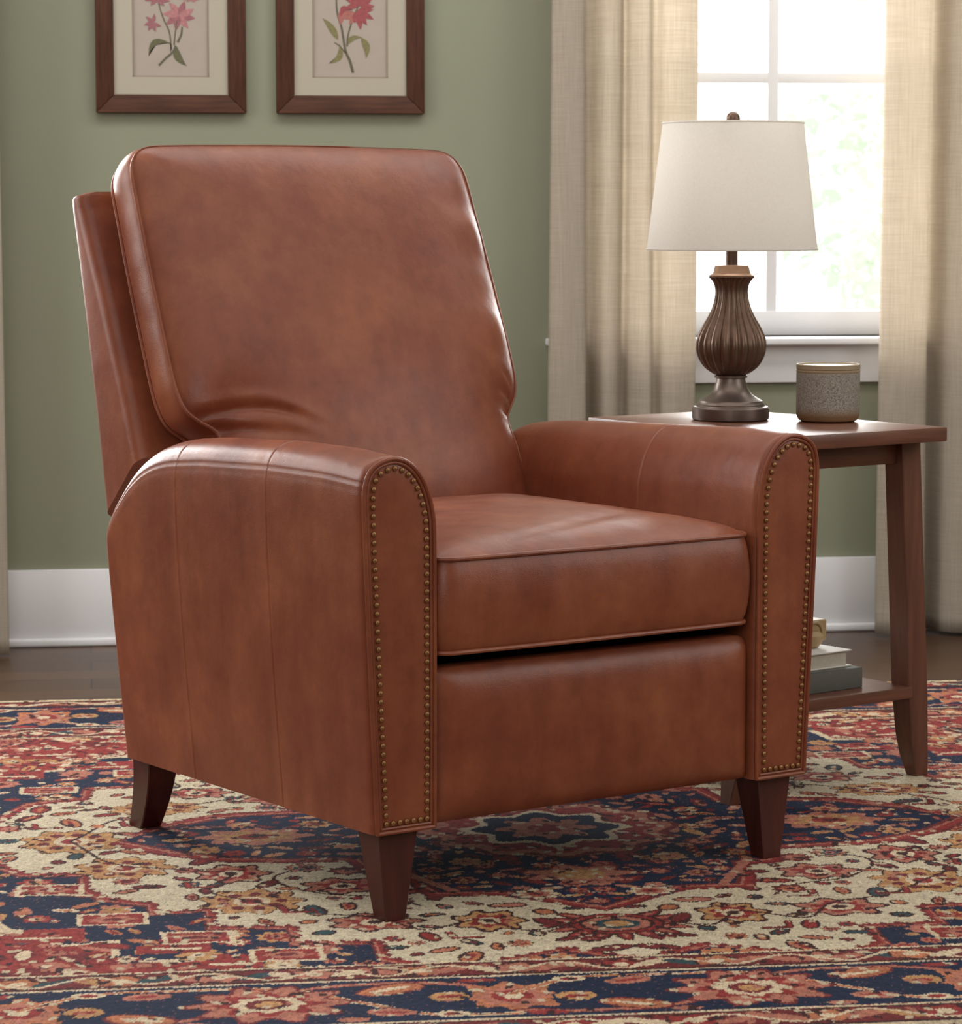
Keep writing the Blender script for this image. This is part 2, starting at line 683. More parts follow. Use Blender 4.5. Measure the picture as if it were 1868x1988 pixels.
def tree(x, y, h, r, seed, mat, n, label):
    rs = np.random.RandomState(seed)
    root = empty('garden_tree', (x, y, -0.5))
    tr = MB()
    tr.tube([(0, 0, 0), (0.03, 0, h * .3), (-.03, .02, h * .6), (0, 0, h * .85)], [.10, .08, .06, .03], 8)
    for k in range(7):
        a = rs.uniform(0, 2 * PI)
        z = h * rs.uniform(.2, .65)
        tr.tube([(0, 0, z), (math.cos(a) * r * .35, math.sin(a) * r * .35, z + h * .12),
                 (math.cos(a) * r * .75, math.sin(a) * r * .75, z + h * .22)], [.035, .022, .01], 6)
    tr.build('trunk', M['bark'], root)
    P = rs.normal(size=(n, 3))
    P /= np.linalg.norm(P, axis=1)[:, None]
    rad = rs.uniform(0.25, 1, n) ** 0.5
    lump = 1 + .25 * np.sin(P[:, 0] * 5 + seed) * np.cos(P[:, 2] * 6 + seed)
    P = P * (rad * lump)[:, None] * np.array([r, r, h * .46]) + np.array([0, 0, h * .54])
    P = P[P[:, 2] > 0.05]
    n = len(P)
    A = rs.normal(size=(n, 3)); A /= np.linalg.norm(A, axis=1)[:, None]
    B = np.cross(A, rs.normal(size=(n, 3))); B /= np.linalg.norm(B, axis=1)[:, None]
    L = rs.uniform(.03, .07, n)[:, None]
    V = np.empty((n, 4, 3))
    V[:, 0] = P - A * L
    V[:, 1] = P + B * L * .45
    V[:, 2] = P + A * L
    V[:, 3] = P - B * L * .45
    mesh_obj('crown', V.reshape(-1, 3).tolist(), [(4 * i, 4 * i + 1, 4 * i + 2, 4 * i + 3) for i in range(n)],
             mat, root, smooth=False)
    tag(root, label, 'tree', 'garden trees beyond the window')


tree(4.05, 12.2, 3.0, 1.15, 3, M['leaf_b'], 5200, 'pale green garden tree at lower right of the window view')
tree(1.9, 14.2, 4.4, 1.3, 5, M['leaf_a'], 4200, 'hazy pale garden tree seen through left window panes')
tree(5.6, 18.5, 6.0, 1.9, 9, M['leaf_a'], 6500, 'taller hazy garden tree filling upper right window pane')


# ------------------------------------------------------------------ curtains
def curtain(ctrl, label, z0=0.010, z1=2.45, sway=0.0, lean=0.0):
    pl = np.array(catmull(ctrl, 10))
    pl = resample(pl, 0.006)
    nz = 70
    V, F = [], []
    n = len(pl)
    cx = pl[:, 0].mean()
    for j in range(nz + 1):
        z = z0 + (z1 - z0) * j / nz
        t = 1 - j / nz
        for i, (x, y) in enumerate(pl):
            xx = x + lean * (1 - t) + sway * math.sin(x * 40 + z * 2.0) * .004
            yy = y + 0.006 * math.sin(x * 30 + z * 1.7) * t
            V.append((xx, yy, z))
    F = grid_faces(nz, n, closed=False)
    o = mesh_obj('curtain', V, F, M['linen'])
    so = o.modifiers.new('thickness', 'SOLIDIFY')
    so.thickness = 0.0018
    tag(o, label, 'curtain', 'linen curtains at the far wall')
    return o


curtain([(1.053, 6.615), (1.075, 6.600), (1.105, 6.598), (1.132, 6.606), (1.139, 6.640), (1.146, 6.682), (1.160, 6.682),
         (1.172, 6.648), (1.190, 6.625), (1.212, 6.628), (1.222, 6.650), (1.232, 6.668), (1.243, 6.640), (1.262, 6.612),
         (1.285, 6.606), (1.296, 6.630), (1.306, 6.640), (1.325, 6.622), (1.355, 6.618), (1.396, 6.632)],
        'oatmeal linen curtain hanging left of the window behind the armchair', sway=1)
curtain([(1.838, 6.632), (1.862, 6.612), (1.90, 6.604), (1.935, 6.606), (1.950, 6.618), (1.956, 6.655), (1.968, 6.690), (1.982, 6.680),
         (1.998, 6.640), (2.025, 6.612), (2.06, 6.610), (2.075, 6.650), (2.09, 6.69), (2.105, 6.65), (2.13, 6.61),
         (2.17, 6.61), (2.19, 6.66), (2.21, 6.61), (2.25, 6.61)],
        'oatmeal linen curtain hanging right of the window beside the end table', sway=1)
curtain([(-0.183, 6.595), (-0.22, 6.60), (-0.26, 6.615), (-0.285, 6.66), (-0.31, 6.62), (-0.35, 6.60), (-0.39, 6.66), (-0.43, 6.60),
         (-0.48, 6.60), (-0.52, 6.64)],
        'sliver of linen curtain at the left edge of the photo', z0=0.004, lean=-0.006)

# ------------------------------------------------------------------ pictures
PW, PH = 0.341, 0.455


def flat_poly(mb, pts, y):
    b = len(mb.v)
    P = [(p[0], y, p[1]) for p in pts]
    c = (sum(p[0] for p in P) / len(P), y, sum(p[2] for p in P) / len(P))
    mb.v += P + [c]
    n = len(P)
    for i in range(n):
        mb.f.append((b + i, b + (i + 1) % n, b + n))


def leaf_shape(p0, p1, w, bend=0.0, n=9):
    p0, p1 = np.array(p0, float), np.array(p1, float)
    d = p1 - p0
    nrm = np.array([-d[1], d[0]])
    L, R = [], []
    for i in range(n + 1):
        t = i / n
        c = p0 + d * t + nrm * bend * 4 * t * (1 - t)
        tt = math.sin(PI * t ** 0.8) * w
        u = nrm / (np.linalg.norm(nrm) + 1e-9)
        L.append(c + u * tt)
        R.append(c - u * tt)
    return [tuple(p) for p in L + R[::-1][1:-1]]


def stroke(path, w):
    P = np.array(catmull(path, 6))
    n = normals2d(P, closed=False)
    ww = np.linspace(w[0], w[1], len(P))[:, None] if isinstance(w, tuple) else w
    A, B = P + n * ww, P - n * ww
    return A, B


def strip(mb, A, B, y):
    b = len(mb.v)
    n = len(A)
    for p in A:
        mb.v.append((p[0], y, p[1]))
    for p in B:
        mb.v.append((p[0], y, p[1]))
    for i in range(n - 1):
        mb.f.append((b + i, b + i + 1, b + n + i + 1, b + n + i))


def art_mat(name, c):
    return simple(name, c, 0.85, 0, 0.18, 160)


M['art_stem'] = art_mat('ink_stem', rgb(96, 92, 74))
M['art_leaf'] = art_mat('ink_leaf', rgb(98, 96, 70))
M['art_leaf2'] = art_mat('ink_leaf_olive', rgb(124, 118, 80))
M['art_pink'] = art_mat('ink_pink_petals', rgb(172, 118, 118))
M['art_rose'] = art_mat('ink_mauve_petals', rgb(150, 98, 104))
M['art_red'] = art_mat('ink_red_petals', rgb(150, 78, 80))
M['art_red2'] = art_mat('ink_coral_petals', rgb(164, 104, 96))
S = 1 / 2.83 * 0.001173      # metres of print per sketch unit


def picture(x0, kind, label):
    zb = 1.2235
    root = empty('framed_print', (x0, YW, zb))
    fw, d = 0.0415, 0.026
    for (a, b, c, e, m) in ((0, PW, 0, fw, 'h'), (0, PW, PH - fw, PH, 'h'), (0, fw, 0, PH, 'v'), (PW - fw, PW, 0, PH, 'v')):
        if m == 'h':   # mitred rails
            i0, i1 = (c, e) if c == 0 else (e, c)
            bot = [(0, 0, i0), (PW, 0, i0), (PW, -d * .9, i0), (0, -d * .9, i0)]
            top = [(fw, 0, i1), (PW - fw, 0, i1), (PW - fw, -d * .62, i1), (fw, -d * .62, i1)]
            if c != 0:
                bot, top = [(0, 0, PH), (PW, 0, PH), (PW, -d * .9, PH), (0, -d * .9, PH)], \
                           [(fw, 0, PH - fw), (PW - fw, 0, PH - fw), (PW - fw, -d * .62, PH - fw), (fw, -d * .62, PH - fw)]
            MB().prism8(bot, top, .0025).build('frame_rail', M['frame'], root)
        else:
            s = 1 if a == 0 else -1
            o0, i0 = (0, fw) if a == 0 else (PW, PW - fw)
            bot = [(o0, 0, 0), (o0, 0, PH), (o0, -d * .9, PH), (o0, -d * .9, 0)]
            top = [(i0, 0, fw), (i0, 0, PH - fw), (i0, -d * .62, PH - fw), (i0, -d * .62, fw)]
            MB().prism8(bot, top, .0025).build('frame_rail', M['frame_v'], root)
    bd = 0.0835   # mat width from the frame's outer edge
    mt = MB()
    for q in ((fw - .004, bd, fw - .004, PH - fw + .004), (PW - bd, PW - fw + .004, fw - .004, PH - fw + .004),
              (bd, PW - bd, fw - .004, bd - .002), (bd, PW - bd, PH - bd, PH - fw + .004)):
        mt.box(q[0], q[1], -0.009, -0.0055, q[2], q[3])
    mt.build('mat_board', M['mat_board'], root, smooth=False)
    be = MB()
    e = .0022
    for q in ((bd, bd + e, bd - .002, PH - bd), (PW - bd - e, PW - bd, bd - .002, PH - bd), (bd, PW - bd, bd - .002, bd - .002 + e),
              (bd, PW - bd, PH - bd - e, PH - bd)):
        be.box(q[0], q[1], -0.0092, -0.004, q[2], q[3])
    be.build('mat_bevel', M['bevel_line'], root, smooth=False)
    pr = MB().box(fw, PW - fw, -0.0045, -0.0015, fw, PH - fw).build('print', M['paper'], root, smooth=False)
    ox, oz = (187 - 180) * 2.83, 620
    sx = 20 if kind == 0 else 1010

    def T(p):
        return ((p[0] - sx) * S, (620 - p[1]) * S)

    layer = [0]

    def poly(mb, pts, y=-0.0050):
        layer[0] += 1
        flat_poly(mb, [T(p) for p in pts], y - .000018 * layer[0])

    def line(mb, pts, w, y=-0.0051):
        A, B = stroke([T(p) for p in pts], tuple(k * S for k in w) if isinstance(w, tuple) else w * S)
        strip(mb, A, B, y)
    st, lf, l2, fa, fb = MB(), MB(), MB(), MB(), MB()
    if kind == 0:
        line(st, [(365, 362), (400, 325), (440, 290), (462, 255)], (6, 6))
        line(st, [(435, 275), (425, 180), (395, 110), (370, 30), (362, -60)], (4, 3))
        line(st, [(450, 250), (455, 200), (470, 100)], (4, 3))
        line(st, [(470, 235), (490, 190), (495, 150)], (7, 4))
        line(st, [(430, 285), (432, 250), (420, 235)], (3, 3))
        poly(lf, leaf_shape((425, 238), (310, 312), 17, .33))
        poly(lf, leaf_shape((455, 248), (520, 364), 21, .14))
        for a in (10, 55, 100, 140, 185, 235, 290, 335):
            poly(fa if a % 2 else fb, leaf_shape((478, 88), (478 + 92 * math.cos(math.radians(a)), 88 + 85 * math.sin(math.radians(a))), 19, .04))
        for a in (70, 120, 165, 220, 280, 20):
            poly(fb, leaf_shape((335, 130), (335 + 50 * math.cos(math.radians(a)), 130 + 52 * math.sin(math.radians(a))), 10, .05), -0.0052)
        for a in (20, 60, 120, 160, 210, 260, 320):
            poly(fb, leaf_shape((362, -6), (362 + 75 * math.cos(math.radians(a)), -6 + 50 * math.sin(math.radians(a))), 13, .05), -0.0052)
            poly(fa, leaf_shape((545, -8), (545 + 48 * math.cos(math.radians(a)), -8 + 26 * math.sin(math.radians(a))), 9, .05), -0.0053)
            poly(fa, leaf_shape((440, -180), (440 + 78 * math.cos(math.radians(a)), -180 + 75 * math.sin(math.radians(a))), 14, .05), -0.0053)
        line(st, [(362, -60), (400, -120), (440, -180)], (3, 3))
        ca, cb = 'art_pink', 'art_rose'
    else:
        line(st, [(1437, 395), (1420, 330), (1395, 270), (1375, 150), (1350, 60), (1345, -60)], (8, 4))
        line(st, [(1405, 250), (1410, 190), (1440, 90), (1470, 20), (1475, -60)], (5, 3))
        line(st, [(1395, 285), (1360, 245), (1335, 230)], (4, 3))
        poly(l2, leaf_shape((1355, 215), (1268, 95), 19, .06))
        poly(l2, leaf_shape((1365, 238), (1300, 345), 17, -.26))
        poly(l2, leaf_shape((1400, 245), (1490, 200), 15, -.2))
        poly(l2, leaf_shape((1480, 198), (1508, 318), 20, -.16))
        for a, l in ((180, 85), (140, 75), (110, 90)):
            poly(fb, leaf_shape((1445, 62), (1445 + l * math.cos(math.radians(a)), 62 + l * .8 * math.sin(math.radians(a))), 16, -.1))
        poly(fb, leaf_shape((1400, 40), (1372, 135), 20, .12), -0.0052)
        poly(fa, leaf_shape((1365, 90), (1440, 50), 17, -.35), -0.0053)
        for a, l in ((-8, 100), (22, 108), (50, 95), (75, 100), (100, 60)):
            poly(fa, leaf_shape((1455, 62), (1455 + l * math.cos(math.radians(a)), 62 + l * math.sin(math.radians(a))), 18, -.05), -0.0052)
        for a in (200, 240, 290, 330, 10, 160):
            poly(fa, leaf_shape((1475, 25), (1475 + 85 * math.cos(math.radians(a)), 15 + 70 * math.sin(math.radians(a))), 15, .05), -0.0054)
            poly(fb, leaf_shape((1350, -150), (1350 + 70 * math.cos(math.radians(a)), -150 + 70 * math.sin(math.radians(a))), 15, .05), -0.0054)
        ca, cb = 'art_red', 'art_red2'
    for nm, mb, mt in (('stem', st, 'art_stem'), ('leaf', lf, 'art_leaf'), ('leaf', l2, 'art_leaf2'), ('blossom', fa, ca), ('blossom', fb, cb)):
        if mb.v:
            mb.build(nm, M[mt], pr, smooth=False)
    tag(root, label, 'framed picture', 'botanical prints on the green wall')


picture(0.028, 0, 'brown wooden frame with a pale pink lily print, left of the pair')
picture(0.438, 1, 'brown wooden frame with a red blossom print, right of the pair')

# ------------------------------------------------------------------ rug
RUG_C = (0.725, 4.58)


def build_rug():
    xs = np.concatenate([np.arange(-1.9, -1.02, 0.008), np.arange(-1.02, 1.20, 0.0021), np.arange(1.20, 1.901, 0.008)])
    ys = np.arange(-1.255, 1.367, 0.0042)
    X, Y = np.meshgrid(xs, ys)
    rs = np.random.RandomState(11)
    # slight hand-knotted wobble of every outline
    Xw = X + 0.0022 * wob(X, Y, 60, 1) + rs.uniform(-.0011, .0011, X.shape)
    Yw = Y + 0.0040 * wob(X, Y, 45, 2) + rs.uniform(-.0022, .0022, X.shape)
    C = np.zeros(X.shape + (3,))

    def c(*k):
        return np.array([lin(v) for v in k])
    IV, NV, RD, SA = c(204, 191, 164), c(24, 36, 62), c(142, 50, 48), c(176, 112, 94)
    GO, DB, CR, TE, MA = c(184, 138, 92), c(62, 34, 34), c(208, 188, 158), c(48, 74, 80), c(112, 42, 44)
    ORG = c(180, 112, 80)
    PAL = [SA, RD, CR, GO, SA, ORG, MA]

    def paint(mask, sl, col):
        C[sl][mask] = col

    def box(x0, x1, y0, y1):
        i0, i1 = np.searchsorted(xs, [x0, x1])
        j0, j1 = np.searchsorted(ys, [y0, y1])
        return (slice(j0, j1), slice(i0, i1))

    def poly(P, col):
        P = np.array(P)
        sl = box(P[:, 0].min() - .01, P[:, 0].max() + .01, P[:, 1].min() - .01, P[:, 1].max() + .01)
        x, y = Xw[sl], Yw[sl]
        ins = np.zeros(x.shape, bool)
        for a, b in zip(P, np.roll(P, -1, 0)):
            if a[1] == b[1]:
                continue
            cond = ((a[1] > y) != (b[1] > y)) & (x < (b[0] - a[0]) * (y - a[1]) / (b[1] - a[1]) + a[0])
            ins ^= cond
        paint(ins, sl, col)

    def ell(cx, cy, a, b, col, rot=0, n=0, amp=0, ph=0, inner=0):
        r = max(a, b) * 1.35 + .01
        sl = box(cx - r, cx + r, cy - r, cy + r)
        x, y = Xw[sl] - cx, Yw[sl] - cy
        cr, sr = math.cos(rot), math.sin(rot)
        u, v = (x * cr + y * sr) / a, (-x * sr + y * cr) / b
        q = np.hypot(u, v)
        if n:
            q = q / (1 + amp * np.cos(n * np.arctan2(v, u) + ph))
        m = q < 1
        if inner:
            m &= q > inner
        paint(m, sl, col)

    def line(P, w, col):
        P = np.array(P)
        for a, b in zip(P[:-1], P[1:]):
            sl = box(min(a[0], b[0]) - w, max(a[0], b[0]) + w, min(a[1], b[1]) - w, max(a[1], b[1]) + w)
            x, y = Xw[sl], Yw[sl]
            ab = b - a
            t = np.clip(((x - a[0]) * ab[0] + (y - a[1]) * ab[1]) / (ab @ ab + 1e-9), 0, 1)
            paint(np.hypot(x - a[0] - t * ab[0], y - a[1] - t * ab[1]) < w, sl, col)

    def floret(cx, cy, r, cols=None, asp=1.0, n=None, rot=None, out=DB):
        n = n or rs.choice([6, 8, 8, 5])
        cols = cols or [PAL[k] for k in rs.randint(0, len(PAL), 3)]
        rot = rs.uniform(0, PI) if rot is None else rot
        ell(cx, cy, r * 1.12, r * asp * 1.12, out, rot, n, .14)
        ell(cx, cy, r, r * asp, cols[0], rot, n, .14)
        ell(cx, cy, r * .66, r * asp * .66, cols[1], rot, n, .2, PI)
        ell(cx, cy, r * .34, r * asp * .34, cols[2], rot)
        ell(cx, cy, r * .15, r * asp * .15, DB, rot)

    def leaf(cx, cy, l, w, rot, col=None, out=DB, vein=None):
        col = PAL[rs.randint(len(PAL))] if col is None else col
        ell(cx, cy, l + .004, w + .005, out, rot)
        ell(cx, cy, l, w, col, rot)
        ell(cx, cy, l * .62, max(w * .32, .004), vein if vein is not None else (CR if rs.rand() < .6 else MA), rot)

    def scatter(inside, n, rmin, rmax, kinds, cols=None, x0=-1.9, x1=1.9, y0=-1.2, y1=1.35, gap=1.05, out=DB, mirror=True):
        placed = []
        tries = 0
        while len(placed) < n and tries < n * 30:
            tries += 1
            x = rs.uniform(0 if mirror else x0, x1)
            y = rs.uniform(y0, y1)
            r = rs.uniform(rmin, rmax)
            if not inside(x, y, r):
                continue
            if any((x - p[0]) ** 2 + (y - p[1]) ** 2 < ((r + p[2]) * gap) ** 2 for p in placed):
                continue
            placed.append((x, y, r))
            k = kinds[rs.randint(len(kinds))]
            cc = [(cols or PAL)[i] for i in rs.randint(0, len(cols or PAL), 3)]
            rot = rs.uniform(0, PI)
            for sgn in ((1, -1) if mirror else (1,)):
                if k == 'f':
                    floret(x * sgn, y, r, cc, 1.0, 8, rot * sgn, out)
                elif k == 'l':
                    leaf(x * sgn, y, r * 1.15, r * .45, rot * sgn, cc[0], out, cc[1])
                else:
                    ell(x * sgn, y, r * .75, r * .6, out, rot * sgn)
                    ell(x * sgn, y, r * .55, r * .42, cc[0], rot * sgn)
        return placed

    # ---- ground of the field: red corners broken by beige, navy band, ivory field, navy medallion
    C[:] = RD
    def fld(x, y, r):
        return abs(x) < 1.75
    mott = wob(X, Y, 38, 5) + .6 * wob(X, Y, 90, 6)
    C[mott > .28] = SA
    C[mott > .55] = CR
    C[(mott < -.42)] = MA

    IVL = [(-1.30, .02), (-1.0, .12), (-.876, .158), (-.825, .297), (-.732, .329), (-.726, .417), (-.640, .425), (-.625, .53), (-.52, .545),
           (-.50, .65), (-.38, .66), (-.34, .75), (-.22, .735), (-.09, .68), (0.0, .76)]
    IVB = [(-1.30, -.02), (-1.0, -.06), (-.868, -.139), (-.824, -.216), (-.735, -.228), (-.733, -.322), (-.706, -.391), (-.636, -.433),
           (-.635, -.488), (-.556, -.475), (-.557, -.582), (-.446, -.590), (-.446, -.684), (-.337, -.690), (-.335, -.782), (-.27, -.835),
           (-.217, -.826), (-.091, -.760), (0.0, -.828)]
    half = IVB + IVL[::-1]

    def mir(P):
        return [(-a, b) for a, b in P]

    def scale_poly(P, ox, oy):
        """offset away from the centre in the stepped directions"""
        return [(a + (ox if a > 0.001 else -ox if a < -.001 else 0), b + (oy if b > 0 else -oy)) for a, b in P]
    full = IVB + mir(IVB)[::-1][1:] + mir(IVL) + IVL[::-1][1:]
    # outer navy band
    nvb = scale_poly(full, .135, .165)
    poly(scale_poly(full, .148, .180), CR)
    poly(nvb, NV)
    nav_in = lambda x, y, r: True

    def inpoly(P, x, y):
        s = False
        for a, b in zip(P, P[1:] + P[:1]):
            if (a[1] > y) != (b[1] > y) and x < (b[0] - a[0]) * (y - a[1]) / (b[1] - a[1]) + a[0]:
                s = not s
        return s
    fullm = scale_poly(full, .02, .03)
    # florets of the navy band
    scatter(lambda x, y, r: inpoly(nvb, x, y) and not inpoly(fullm, x, y), 210, .013, .032, ['f', 'f', 'l', 'l', 'd'],
            [SA, CR, SA, GO, ORG, RD], gap=.80, out=NV, y0=-1.0, y1=1.0)
    # red corners: filler
    scatter(lambda x, y, r: not inpoly(nvb, x, y), 620, .011, .030, ['l', 'l', 'd', 'l', 'f'],
            [SA, CR, RD, TE, CR, GO, MA, ORG], gap=.72, out=MA, y0=-.86, y1=1.0)
    for sg in (1, -1):
        for (a, b, w) in ((.62, -.70, .10), (.80, -.62, .12), (.92, -.50, .10), (1.05, -.38, .10), (.55, -.79, .09), (.7, .62, .1), (.86, .55, .1), (.8, .75, .12), (1.0, .5, .1)):
            sl = .022
            poly([(sg * (a - w / 2), b - sl), (sg * (a + w / 2), b - sl), (sg * (a + w / 2), b + sl), (sg * (a + .2 * w), b + sl), (sg * (a + .2 * w), b + 2.4 * sl),
                  (sg * (a - w / 2), b + 2.4 * sl)], RD)
            line([(sg * (a - w / 3), b), (sg * (a + w / 4), b + .004)], .005, CR)
    # red guard line of the ivory field, then ivory
    poly(scale_poly(full, .016, .022), MA)
    poly(scale_poly(full, .012, .016), SA)
    poly(scale_poly(full, .009, .012), RD)
    poly(full, IV)
    for P in (full,):
        for a, b in zip(P, P[1:]):
            n = int(max(abs(a[0] - b[0]), abs(a[1] - b[1])) / .02)
            for k in range(n):
                t = (k + .5) / n
                ell(a[0] + (b[0] - a[0]) * t, a[1] + (b[1] - a[1]) * t, .005, .008, MA)

    # ---- medallion
    md = [(-.68, .0), (-.60, -.085), (-.50, -.150), (-.40, -.165), (-.315, -.170), (-.30, -.26), (-.245, -.27), (-.235, -.36), (-.22, -.417), (-.115, -.42), (0, -.535)]
    mdf = md + mir(md)[::-1][1:-1]
    mdf = mdf + [(-a, -b) for a, b in mdf][0:]
    mdf = md + mir(md)[::-1][1:] + [(a, -b) for a, b in mir(md)][1:] + [(a, -b) for a, b in md[::-1]][1:-1]
    mdi = lambda x, y, r: inpoly(mdf, x, y)
    big = scale_poly(mdf, .03, .035)

    # ---- ivory field flowers
    named = [(0.0, -.640, .072, .062, 'pal'), (.175, -.60, .050, .06, 'pin'), (.335, -.585, .065, .05, 'red'), (.50, -.44, .07, .07, 'gold'),
             (.68, -.20, .07, .07, 'gold'), (.36, -.36, .06, .05, 'red'), (.52, -.26, .055, .06, 'red'), (.76, .0, .075, .08, 'gold'),
             (.62, .24, .075, .05, 'gold'), (.42, .30, .06, .05, 'red'), (.55, .36, .06, .045, 'red'), (.25, .55, .07, .05, 'red'), (0, .63, .09, .07, 'pal'),
             (.95, .03, .07, .05, 'red')]
    for (a, b, rx, ry, k) in named:
        for sg in ((1, -1) if a else (1,)):
            x = a * sg
            if k == 'pal':
                for q in range(13):
                    an = -PI / 2 + (q - 6) * .40
                    leaf(x + rx * 1.05 * math.cos(an), b + ry * 1.0 * math.sin(an), rx * .42, ry * .15, an, RD, DB, SA)
                ell(x, b, rx * .95, ry * .95, DB)
                ell(x, b, rx * .88, ry * .88, RD)
                ell(x, b, rx * .75, ry * .72, DB)
                ell(x, b, rx * .66, ry * .64, SA)
                ell(x, b, rx * .45, ry * .45, TE)
                ell(x, b, rx * .26, ry * .30, GO)
            elif k == 'gold':
                ell(x, b, rx * 1.05, ry * 1.05, DB, 0, 9, .12)
                ell(x, b, rx, ry, GO, 0, 9, .12)
                for q in range(9):
                    an = q * 2 * PI / 9
                    ell(x + rx * .62 * math.cos(an), b + ry * .62 * math.sin(an), rx * .14, ry * .16, MA)
                ell(x, b, rx * .38, ry * .4, CR)
                ell(x, b, rx * .22, ry * .24, RD)
            else:
                ell(x, b, rx, ry, DB, 0, 7, .15)
                ell(x, b, rx * .88, ry * .86, SA if k == 'red' else GO, 0, 7, .15)
                ell(x, b, rx * .6, ry * .6, RD, 0, 7, .2)
                ell(x, b, rx * .34, ry * .36, CR)
                ell(x, b, rx * .18, ry * .2, DB)
    used = [(abs(a), b, max(rx, ry)) for a, b, rx, ry, k in named]
    # thin vines
    for sg in (1, -1):
        for V in ([(.04, -.62), (.13, -.66), (.19, -.59), (.27, -.64), (.33, -.56), (.42, -.52), (.50, -.44), (.56, -.36), (.52, -.26), (.60, -.22), (.70, -.16), (.76, 0)],
                  [(.26, -.50), (.30, -.44), (.40, -.40), (.46, -.30), (.40, -.22)],
                  [(.76, 0), (.70, .14), (.62, .22), (.5, .3), (.42, .32), (.3, .42), (.25, .55), (.1, .6)]):
            P = np.array(catmull([(sg * a, b) for a, b in V], 8))
            line(P, .0030, DB)
    scatter(lambda x, y, r: inpoly(full, x, y) and not inpoly(big, x, y) and all((x - p[0]) ** 2 + (y - p[1]) ** 2 > (p[2] + r * .8) ** 2 for p in used)
            and inpoly(full, x + r, y) and inpoly(full, x, y - r) and inpoly(full, x, y + r),
            185, .011, .030, ['f', 'l', 'l', 'd', 'l'], [MA, SA, MA, RD, TE, ORG], gap=1.10, y0=-.85, y1=.8)

    # medallion body
    poly(scale_poly(mdf, .024, .034), MA)
    poly(scale_poly(mdf, .018, .026), RD)
    poly(scale_poly(mdf, .010, .014), SA)
    poly(scale_poly(mdf, .006, .009), MA)
    poly(mdf, NV)
    scatter(lambda x, y, r: inpoly(mdf, x, y) and inpoly(mdf, x, y - r) and inpoly(mdf, x, y + r) and inpoly(mdf, x + r, y),
            250, .012, .027, ['l', 'f', 'l', 'd'], [SA, RD, SA, GO, MA, SA], gap=.86, out=NV, x1=.68, y0=-.54, y1=.54)
    for sg in (1, -1):
        floret(sg * .085, -.45, .032, [CR, SA, RD], .9, 8, 0, NV)
        floret(sg * .47, .0, .085, [SA, GO, RD], .7, 8, 0, NV)
        for q in (-1, 1):
            line([(sg * .2, q * .42), (sg * .27, q * .27)], .008, SA)
    for q in (-1, 1):
        ell(0, q * .33, .085, .06, MA, 0, 7, .2)
        ell(0, q * .33, .075, .052, SA, 0, 7, .2)
        ell(0, q * .33, .04, .03, GO)
    ell(0, 0, .21, .21, MA, 0, 12, .05)
    ell(0, 0, .195, .195, SA, 0, 12, .06)
    ell(0, 0, .17, .17, RD, 0, 12, .08)
    ell(0, 0, .125, .125, CR, 0, 8, .12)
    ell(0, 0, .11, .11, NV, 0, 8, .12)
    ell(0, 0, .07, .07, SA, 0, 8, .2)
    ell(0, 0, .03, .03, RD)

    # stepped red tongues with pale keylines inside the navy band, small bars of the ivory field
    for sg in (1, -1):
        for (a, b, w, h) in ((.70, -.52, .05, .035), (.585, -.64, .05, .035), (.47, -.75, .05, .035), (.79, -.33, .05, .035), (.64, .56, .05, .03), (.80, .42, .05, .03)):
            poly([(sg * (a - w), b - h), (sg * (a + w), b - h), (sg * (a + w), b + h), (sg * (a - w), b + h)], CR)
            poly([(sg * (a - w * .85), b - h * .8), (sg * (a + w * .85), b - h * .8), (sg * (a + w * .85), b + h * .8), (sg * (a - w * .85), b + h * .8)], RD)
            ell(sg * a, b, w * .62, h * .5, SA, 0, 6, .15)
            ell(sg * a, b, w * .3, h * .25, MA)
        for (a, b) in ((.30, -.50), (.44, -.50), (.57, -.33), (.22, -.68), (.80, .12), (.66, .12), (.48, .44), (.33, .46)):
            line([(sg * (a - .02), b - .012), (sg * (a + .015), b - .012), (sg * (a + .02), b + .02)], .0065, DB)
            line([(sg * (a - .02), b - .012), (sg * (a + .015), b - .012), (sg * (a + .02), b + .02)], .0040, RD)

    # ---- borders (front and back runs)
    def guard(y0, y1, seed, dens):
        sl = box(-1.9, 1.9, y0, y1)
        C[sl] = MA
        m = y1 - y0
        yc = (y0 + y1) / 2
        k = 0
        x = -1.88
        while x < 1.88:
            w = dens * rs.uniform(.85, 1.15)
            t = k % 3
            col = [CR, SA, GO, SA, TE][rs.randint(5)]
            if t == 0:
                ell(x, yc, w * .42, m * .40, DB, 0)
                ell(x, yc, w * .36, m * .32, [SA, ORG, RD][rs.randint(3)], 0, 5, .15)
                ell(x, yc, w * .15, m * .14, CR)
            elif t == 1:
                ell(x, yc, w * .42, m * .16, col, .5)
            else:
                ell(x, yc, w * .42, m * .16, col, -.5)
            x += w * .62
            k += 1
        # running vine
        xx = np.arange(-1.88, 1.88, .012)
        line(np.c_[xx, yc + m * .30 * np.sin(xx * 2 * PI / (dens * 2.2))], .0036, CR)
        line([(-1.9, y0 + .004), (1.9, y0 + .004)], .0035, DB)
        line([(-1.9, y1 - .004), (1.9, y1 - .004)], .0035, DB)

